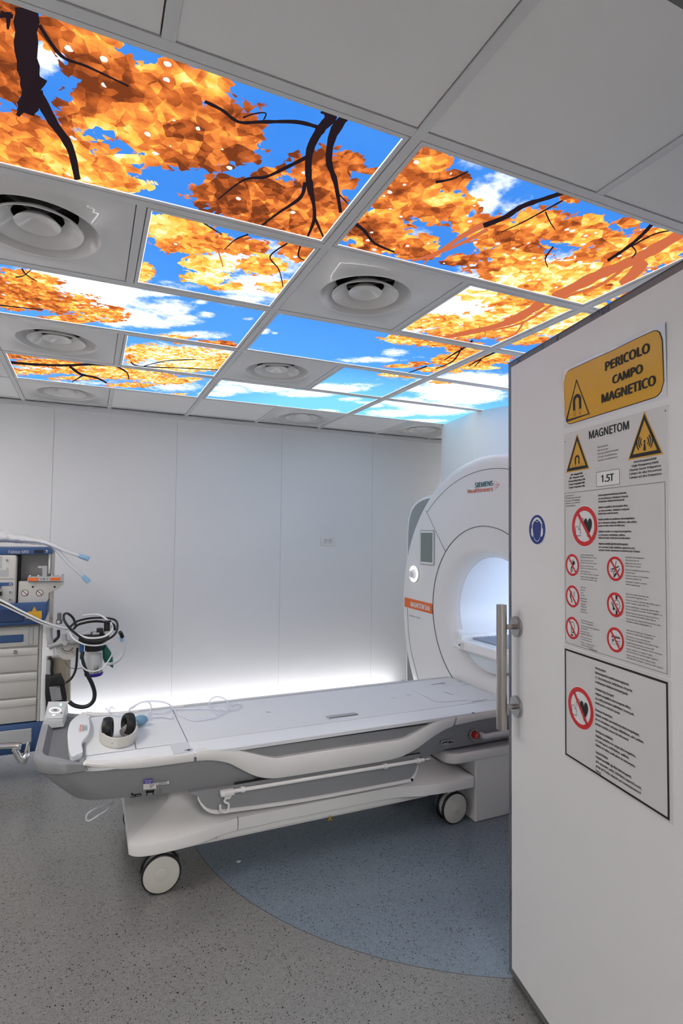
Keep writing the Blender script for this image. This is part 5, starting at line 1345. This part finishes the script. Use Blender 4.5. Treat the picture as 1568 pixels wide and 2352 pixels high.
# cables and hoses around the machine: things of their own
o = BM().tube([V3(-60, 1352, 3.76), V3(0, 1378, 3.76), V3(50, 1404, 3.76), V3(100, 1428, 3.77), V3(140, 1441, 3.79), V3(162, 1445, 3.80), V3(176, 1455, 3.785), V3(196, 1464, 3.757), V3(216, 1466, 3.75), V3(240, 1462, 3.757), V3(255, 1451, 3.79), V3(258, 1440, 3.86), V3(250, 1427, 3.93), V3(225, 1412, 3.96), V3(190, 1414, 3.955)], .0062, 8).done('white_hose', TUBEW, smooth=60)
tag(o, 'upper white hose slung across the blue console and looped around the black reel', 'hose')
o = BM().tube([V3(-60, 1362, 3.77), V3(0, 1387, 3.77), V3(50, 1411, 3.77), V3(100, 1434, 3.78), V3(140, 1445, 3.80), V3(159, 1452, 3.80), V3(168, 1466, 3.78), V3(190, 1479, 3.757), V3(216, 1483, 3.75), V3(238, 1480, 3.757), V3(254, 1474, 3.77)], .0050, 8).done('white_hose', TUBEW, smooth=60)
tag(o, 'lower white hose slung across the blue console, forming the lowest loop round the black reel', 'hose')
o = BM().tube([V3(-60, 1357, 3.785), V3(0, 1383, 3.785), V3(50, 1407.5, 3.785), V3(100, 1431.5, 3.79), V3(150, 1444.5, 3.815), V3(160, 1441, 3.83)], .0045, 8).done('black_cable', BLACK, smooth=60)
tag(o, 'black cable between the two white hoses across the blue console', 'cable')
o = BM().tube([V3(175, 1440, 3.86), V3(168, 1420, 3.86), V3(155, 1409, 3.85), V3(147, 1412, 3.80), V3(147, 1424, 3.765), V3(156, 1438, 3.745), V3(170, 1452, 3.735), V3(196, 1470, 3.73), V3(216, 1474, 3.725), V3(250, 1467, 3.735), V3(268, 1449, 3.81), V3(264, 1424, 3.97), V3(220, 1419, 4.01), V3(180, 1426, 3.985), V3(161, 1440, 3.90)], .0072, 8).done('coiled_black_hose', BLACK, smooth=60)
tag(o, 'coiled black hose looped around the absorber beside the anaesthesia machine', 'hose')
o = thing('suction_tube', 'translucent white tube curving from the black elbow round under the clear canister', 'tube', V3(284, 1490, 3.8))
BM().tube([V3(275, 1452, 3.77), V3(278, 1456, 3.78), V3(281, 1463, 3.795)], .012, 12).done('elbow_connector', BLACK, o, smooth=60)
BM().tube([V3(278, 1463, 3.80), V3(281, 1473, 3.80)], .011, 12).done('tube_cuff', LBLUE, o, smooth=60)
BM().tube([V3(281, 1472, 3.80), V3(285, 1486, 3.80), V3(282, 1502, 3.80), V3(272, 1516, 3.80), V3(258, 1524, 3.79), V3(242, 1525, 3.79)], .0090, 12).done('tube_run', mat('milky_tube', (.72, .74, .78), .3, alpha=.8), o, smooth=60)
BM().tube([V3(260, 1498, 3.75), V3(255, 1508, 3.75), V3(246, 1522, 3.745), V3(236, 1534, 3.74), V3(218, 1542, 3.735), V3(200, 1540, 3.735), V3(188, 1530, 3.735), V3(184, 1515, 3.74)], .0042, 8).done('thin_tube', TUBEW, o, smooth=60)
o = BM().tube([V3(150, 1522), V3(160, 1533), V3(176, 1536), V3(196, 1533)], .0024, 6).done('thin_grey_cable', SEAM, smooth=60)
tag(o, 'thin dark cable hanging under the toothed dial plate', 'cable')
# green breathing bag
gb = [(237, 1480), (243, 1480), (254, 1496), (259, 1510), (260.5, 1530), (259, 1535), (250, 1528), (240, 1522), (236, 1512), (235, 1490)]
P2 = QP(gb, 3.87)
cxg = sum(p[0] for p in P2)/len(P2); czg = sum(p[1] for p in P2)/len(P2)
def scaled(P, k): return [(cxg+(x-cxg)*k, czg+(z-czg)*k) for x, z in P]
b = BM().loft([[(x, 3.845, z) for x, z in scaled(P2, .55)], [(x, 3.855, z) for x, z in scaled(P2, .9)], [(x, 3.87, z) for x, z in P2], [(x, 3.885, z) for x, z in scaled(P2, .9)], [(x, 3.895, z) for x, z in scaled(P2, .55)]])
o = b.done('breathing_bag', GREEN, smooth=60); tag(o, 'flat green rubber breathing bag hanging behind the clear canister', 'breathing bag')
# black cuff pouch with its hoses
t2 = thing('equipment_pouch', 'black fabric pouch with a grey label hanging on the machine side', 'pouch', V3(130, 1585, 3.84))
pp = QP([(105, 1549), (118, 1551), (140, 1546), (147, 1562), (152, 1585), (154.5, 1600), (153, 1612), (130, 1616), (107, 1619.5), (104, 1590)], 3.84)
BM().prism(pp, 3.80, 3.86, 'XZ', .010).done('pouch_body', BLACK, t2, smooth=50)
flap = QP([(117, 1554), (140, 1546.5), (148, 1563), (150, 1572), (112, 1572)], 3.80)
BM().prism(flap, 3.788, 3.80, 'XZ', .004).done('pouch_flap', BLACK, t2, smooth=50)
fp_ = Frame((0, 3.7995, 0), (1, 0, 0), (0, 0, 1)); lb = QP([(113, 1577.5), (137, 1575.5), (142.5, 1607), (118.5, 1611)], 3.7995)
lo = flat('pouch_label', mat('pouch_label_grey', (.30, .30, .31), .5), t2, fp_, [lb], .002)
flat('label_print', INK, lo, fp_, [QP([(131, 1577.2), (136, 1576.7), (136.2, 1578.2), (131.3, 1578.8)], 3.7995)], .003)
flat('label_print', SEAM, lo, fp_, stroke(QP([(118.5, 1607), (141, 1603)], 3.7995), .002)+[q for k in range(6) for q in stroke(QP([(116+k*.6, 1583+3.6*k), (128+k*.6, 1582+3.6*k)], 3.7995), .0016)], .003)
o = BM().tube([V3(112, 1512), V3(118, 1514), V3(120, 1524), V3(119, 1540), V3(121, 1553)], .0088, 10).done('black_hose', BLACK, smooth=60); tag(o, 'short black hose running down into the top of the black pouch', 'hose')
o = BM().tube([V3(178, 1488, 3.80), V3(177, 1500, 3.80), V3(176, 1520, 3.80), V3(173, 1540, 3.80), V3(164, 1558, 3.80), V3(151, 1568, 3.80)], .0072, 10).done('black_hose', BLACK, smooth=60); tag(o, 'black hose curving from the pouch flap up past the toothed dial', 'hose')
o = BM().tube([V3(190, 1497, 3.775), V3(188, 1512, 3.77), V3(193, 1530, 3.77), V3(202, 1552, 3.77), V3(211, 1570, 3.78), V3(217, 1590, 3.80), V3(215, 1608, 3.80), V3(204, 1620, 3.80), V3(188, 1624, 3.80), V3(170, 1620, 3.80), V3(159, 1612, 3.80)], .0120, 12).done('thick_black_hose', mat('thick_hose_rubber', (.018, .024, .026), .4), smooth=60)
tag(o, 'thick black hose hanging in a deep loop beside the pouch', 'hose')
# wrapped breathing circuit on top
t3 = thing('wrapped_breathing_circuit', 'breathing tubes in a clear crumpled plastic wrap lying on top of the blue bar', 'breathing circuit', V3(40, 1250, 4.05))
def film(b, pts, rad, seed, n=16):
    P = spline([Vector(p) for p in pts], 8); rows = []; rn = random.Random(seed)
    for i, p in enumerate(P):
        f = i/(len(P)-1); rr = rad[0]+(rad[1]-rad[0])*f
        rows.append([(p.x, p.y+rr*1.2*math.cos(2*PI*j/n)*(.85+.3*rn.random()), p.z+rr*.78*math.sin(2*PI*j/n)*(.82+.36*rn.random())) for j in range(n)])
    b.loft(rows); return b
film(BM(), [(-.95, 4.05, 1.475), V3(-20, 1230, 4.05), V3(30, 1235, 4.05), V3(70, 1241, 4.02), V3(108, 1246, 4.0)], (.056, .022), 4).done('plastic_wrap', FILM, t3, smooth=60)
for pts, e in (([(-.95, 4.03, 1.46), V3(20, 1238, 4.03), V3(80, 1242, 4.0), V3(112, 1249, 3.97), V3(145, 1263, 3.94), V3(182, 1276.5, 3.92)], V3(204, 1284, 3.91)), ([(-.95, 4.09, 1.46), V3(20, 1242, 4.07), V3(90, 1244, 4.03), V3(123, 1257, 3.98), V3(155, 1291, 3.94), V3(191, 1324, 3.92)], V3(204, 1337, 3.91))):
    tu = BM().tube(pts, .0118, 12).done('circuit_tube', mat('milky_tube', (.72, .74, .78), .3, alpha=.8), t3, smooth=60)
    q = Vector(pts[-1]); d = (Vector(e)-q).normalized(); b = BM().cyl(q-d*.002, q+d*.012, .0125, .0135, 18).cyl(q+d*.012, Vector(e), .0150, .0160, 18); b.done('tube_connector', LBLUE, tu, smooth=40)

# ================================================================== THINGS ON THE PATIENT TABLE
ZT = .5830
t = thing('headphones', 'white patient headphones with black ear pads lying on the head end of the table', 'headphones', (.15, 2.75, ZT))
pl_ = [(296, 1638), (304, 1645), (311, 1656), (314, 1667), (309, 1679), (297, 1688), (283, 1693), (268, 1695), (252, 1692), (239, 1686), (232, 1676), (233, 1664), (239, 1653)]
zt_ = [.640, .640, .636, .632, .629, .627, .626, .626, .626, .627, .629, .632, .634]
pth = [at(x, y, Z=z) for (x, y), z in zip(pl_, zt_)]
pth = spline(pth, 5)
cxh = sum(p.x for p in pth)/len(pth); cyh = sum(p.y for p in pth)/len(pth)
rows = []
for p in pth:
    d = Vector((p.x-cxh, p.y-cyh, 0)).normalized()*.0045
    zb = ZT+.001 if p.z < .632 else ZT+.001+(p.z-.632)*.8
    rows.append([(p.x-d.x, p.y-d.y, p.z-.002), (p.x, p.y, p.z), (p.x+d.x, p.y+d.y, p.z-.002), (p.x+d.x*1.3, p.y+d.y*1.3, zb+.006), (p.x+d.x, p.y+d.y, zb), (p.x-d.x, p.y-d.y, zb)])
BM().loft(rows).done('headband', CREAM, t, smooth=50)
def cup(px, py, z, ax, r, nm='ear_pad'):
    c = at(px, py, Z=z); ax = Vector(ax).normalized()
    M_ = Matrix.Translation(c) @ ax.to_track_quat('Z', 'Y').to_matrix().to_4x4()
    b = BM().lathe([(.0001, -.004), (r*.52, -.004), (r*.55, .010), (r*.68, .018), (r*.86, .018), (r, .008), (r*1.02, -.006), (r*.95, -.018), (r*.6, -.024), (.0001, -.026)], (0, 0, 0), 'Z', 36)
    bmesh.ops.transform(b.b, matrix=M_, verts=b.b.verts[:]); return b.done(nm, BLACK, t, smooth=45)
cup(248.5, 1672, .633, (1, -.18, .06), .047); cup(294, 1662, .634, (-1, -.30, .10), .047)
c = at(283, 1682, Z=.603); c2 = c+Vector((.022, .03, .006)); BM().cyl(c, c2, .019, n=24).done('acoustic_coupler', mat('coupler_grey', (.36, .35, .33), .5), t, smooth=40)
hp_ = Frame(at(268, 1704, Z=.605)+Vector((0, -.0068, 0)), (1, .06, 0), (0, 0, 1)); flat('band_print', LGREY, t, hp_, [rect(-.022, -.003, -.008, .002), rect(-.004, -.002, -.001, .002), rect(.003, -.002, .005, .003), rect(.007, -.002, .009, .003), rect(.012, -.001, .021, .004)], .001)

t = thing('squeeze_bulb', 'pale blue rubber alarm bulb behind the headphones, its clear tubing trailing along the table', 'squeeze bulb', at(322, 1655, Z=ZT))
c = at(322, 1655, Z=.606)
b = BM().ball((c.x, c.y, ZT+.0245), .034, .027, .0235, 28); b.done('bulb', BULB, t, smooth=180)
def T(px, py, z=None, Y=None):
    return tuple(at(px, py, Z=z)) if Y is None else tuple(at(px, py, Y=Y))
zz = ZT+.0065
_at = at
def at(px, py, X=None, Y=None, Z=None):
    p = _at(px, py, X, Y, Z)
    if Y is not None and Y > 2.9: p.z = max(p.z, zz)
    return p
b = BM().tube([T(331, 1650, zz+.012), T(340, 1642, zz), T(346, 1632, zz+.01), (at(347, 1622, Y=3.03)), (at(342, 1613.5, Y=3.03)), (at(334, 1611.5, Y=3.04)), (at(320, 1615, Y=3.05)), (at(306, 1622, Y=3.06)), T(297, 1630, zz), T(300, 1640, zz)], .0042, 8)
b.done('air_tube', CLEAR, t, smooth=60)
BM().tube([T(302, 1629, zz+.010), at(318, 1616, Y=3.06), at(337, 1611, Y=3.06), at(362, 1611, Y=3.06), at(381, 1614.5, Y=3.06), at(392, 1621, Y=3.06), T(400, 1630, zz), T(408, 1640, zz), T(424, 1647.5, zz), T(445, 1654, zz), T(470, 1652, zz), T(495, 1647, zz), T(505, 1642, zz)], .0042, 8).done('tube_run', CLEAR, t, smooth=60)
BM().tube([T(349, 1638, zz), T(358, 1638, zz), T(378, 1636, zz), T(400, 1629, zz), T(440, 1628, zz), T(478, 1627, zz), T(490, 1632, zz), T(498, 1639, zz), T(508, 1640, zz), T(520, 1634, zz), T(526, 1622, zz+.012), at(520, 1609, Y=3.04), at(508, 1602, Y=3.05), at(495, 1601, Y=3.06), at(484, 1607, Y=3.06), T(481, 1618, zz+.006), T(487, 1627, zz+.002), T(510, 1630, zz+.003), T(535, 1630, zz), T(551, 1624, zz), T(553, 1617, zz), T(546, 1615, zz), T(532, 1620, zz)], .0042, 8).done('tube_run', CLEAR, t, smooth=60)
BM().tube([T(338, 1652, zz), T(350, 1648, zz), T(372, 1646, zz), T(396, 1650, zz)], .0045, 8).tube([T(350, 1642, zz), T(360, 1645, zz), T(385, 1646, zz), T(397, 1647, zz)], .0036, 8).done('tube_branch', CLEAR, t, smooth=60)
BM().tube([T(242, 1626.5, zz+.012), T(250, 1634, zz), T(258, 1641, zz), T(274, 1642, zz), T(288, 1640, zz+.003)], .0042, 8).tube([T(252, 1637, zz), T(252, 1628, zz+.012), T(257, 1624, zz+.015), T(262, 1628, zz+.01)], .0036, 8).done('tube_branch', CLEAR, t, smooth=60)
o = BM().tube([at(262, 1842, Y=2.80), at(245, 1860, Y=2.76), at(224, 1874, Y=2.76), at(206, 1885, Y=2.76), at(198.5, 1883, Y=2.76), at(200, 1871, Y=2.76), at(214, 1860, Y=2.76), at(236, 1851, Y=2.78), at(256, 1842, Y=2.80)], .0042, 8).done('hanging_clear_tube', mat('clear_tube_bright', (.85, .86, .92), .2, alpha=.75), smooth=60)
tag(o, 'loop of clear tube hanging under the head end of the table', 'tube')
at = _at
# paper scrap on the floor
b = BM(); c = at(548, 1979.5, Z=0)
b.prism([(c.x-.010, c.y-.004), (c.x+.003, c.y-.007), (c.x+.011, c.y+.001), (c.x+.002, c.y+.006), (c.x-.008, c.y+.005)], 0.0003, .003, 'XY')
o = b.done('paper_scrap', PAPER); tag(o, 'tiny white scrap of paper on the blue floor near the front wheel', 'scrap')

# ------------------------------------------------------------------ world and exposure
w = bpy.data.worlds.new('world'); S.world = w; w.use_nodes = True
w.node_tree.nodes['Background'].inputs[0].default_value = (.5, .5, .5, 1); w.node_tree.nodes['Background'].inputs[1].default_value = .0
# unseen corridor lamp added behind the camera to throw light on the door
t = thing('corridor_fill_lamp', 'square lamp in the corridor ceiling behind the camera', 'lamp', (.5, -1.2, 2.58))
BM().box(-.1, 1.1, -1.8, -.9, 2.575, 2.6).done('fill_lamp_housing', TBAR, t)
BM().box(-.08, 1.08, -1.78, -.92, 2.565, 2.5745).done('fill_lamp_diffuser', FILLM, t)
S.view_settings.view_transform = 'Standard'
S.view_settings.look = 'None'
S.view_settings.exposure = .95
S.view_settings.gamma = 1
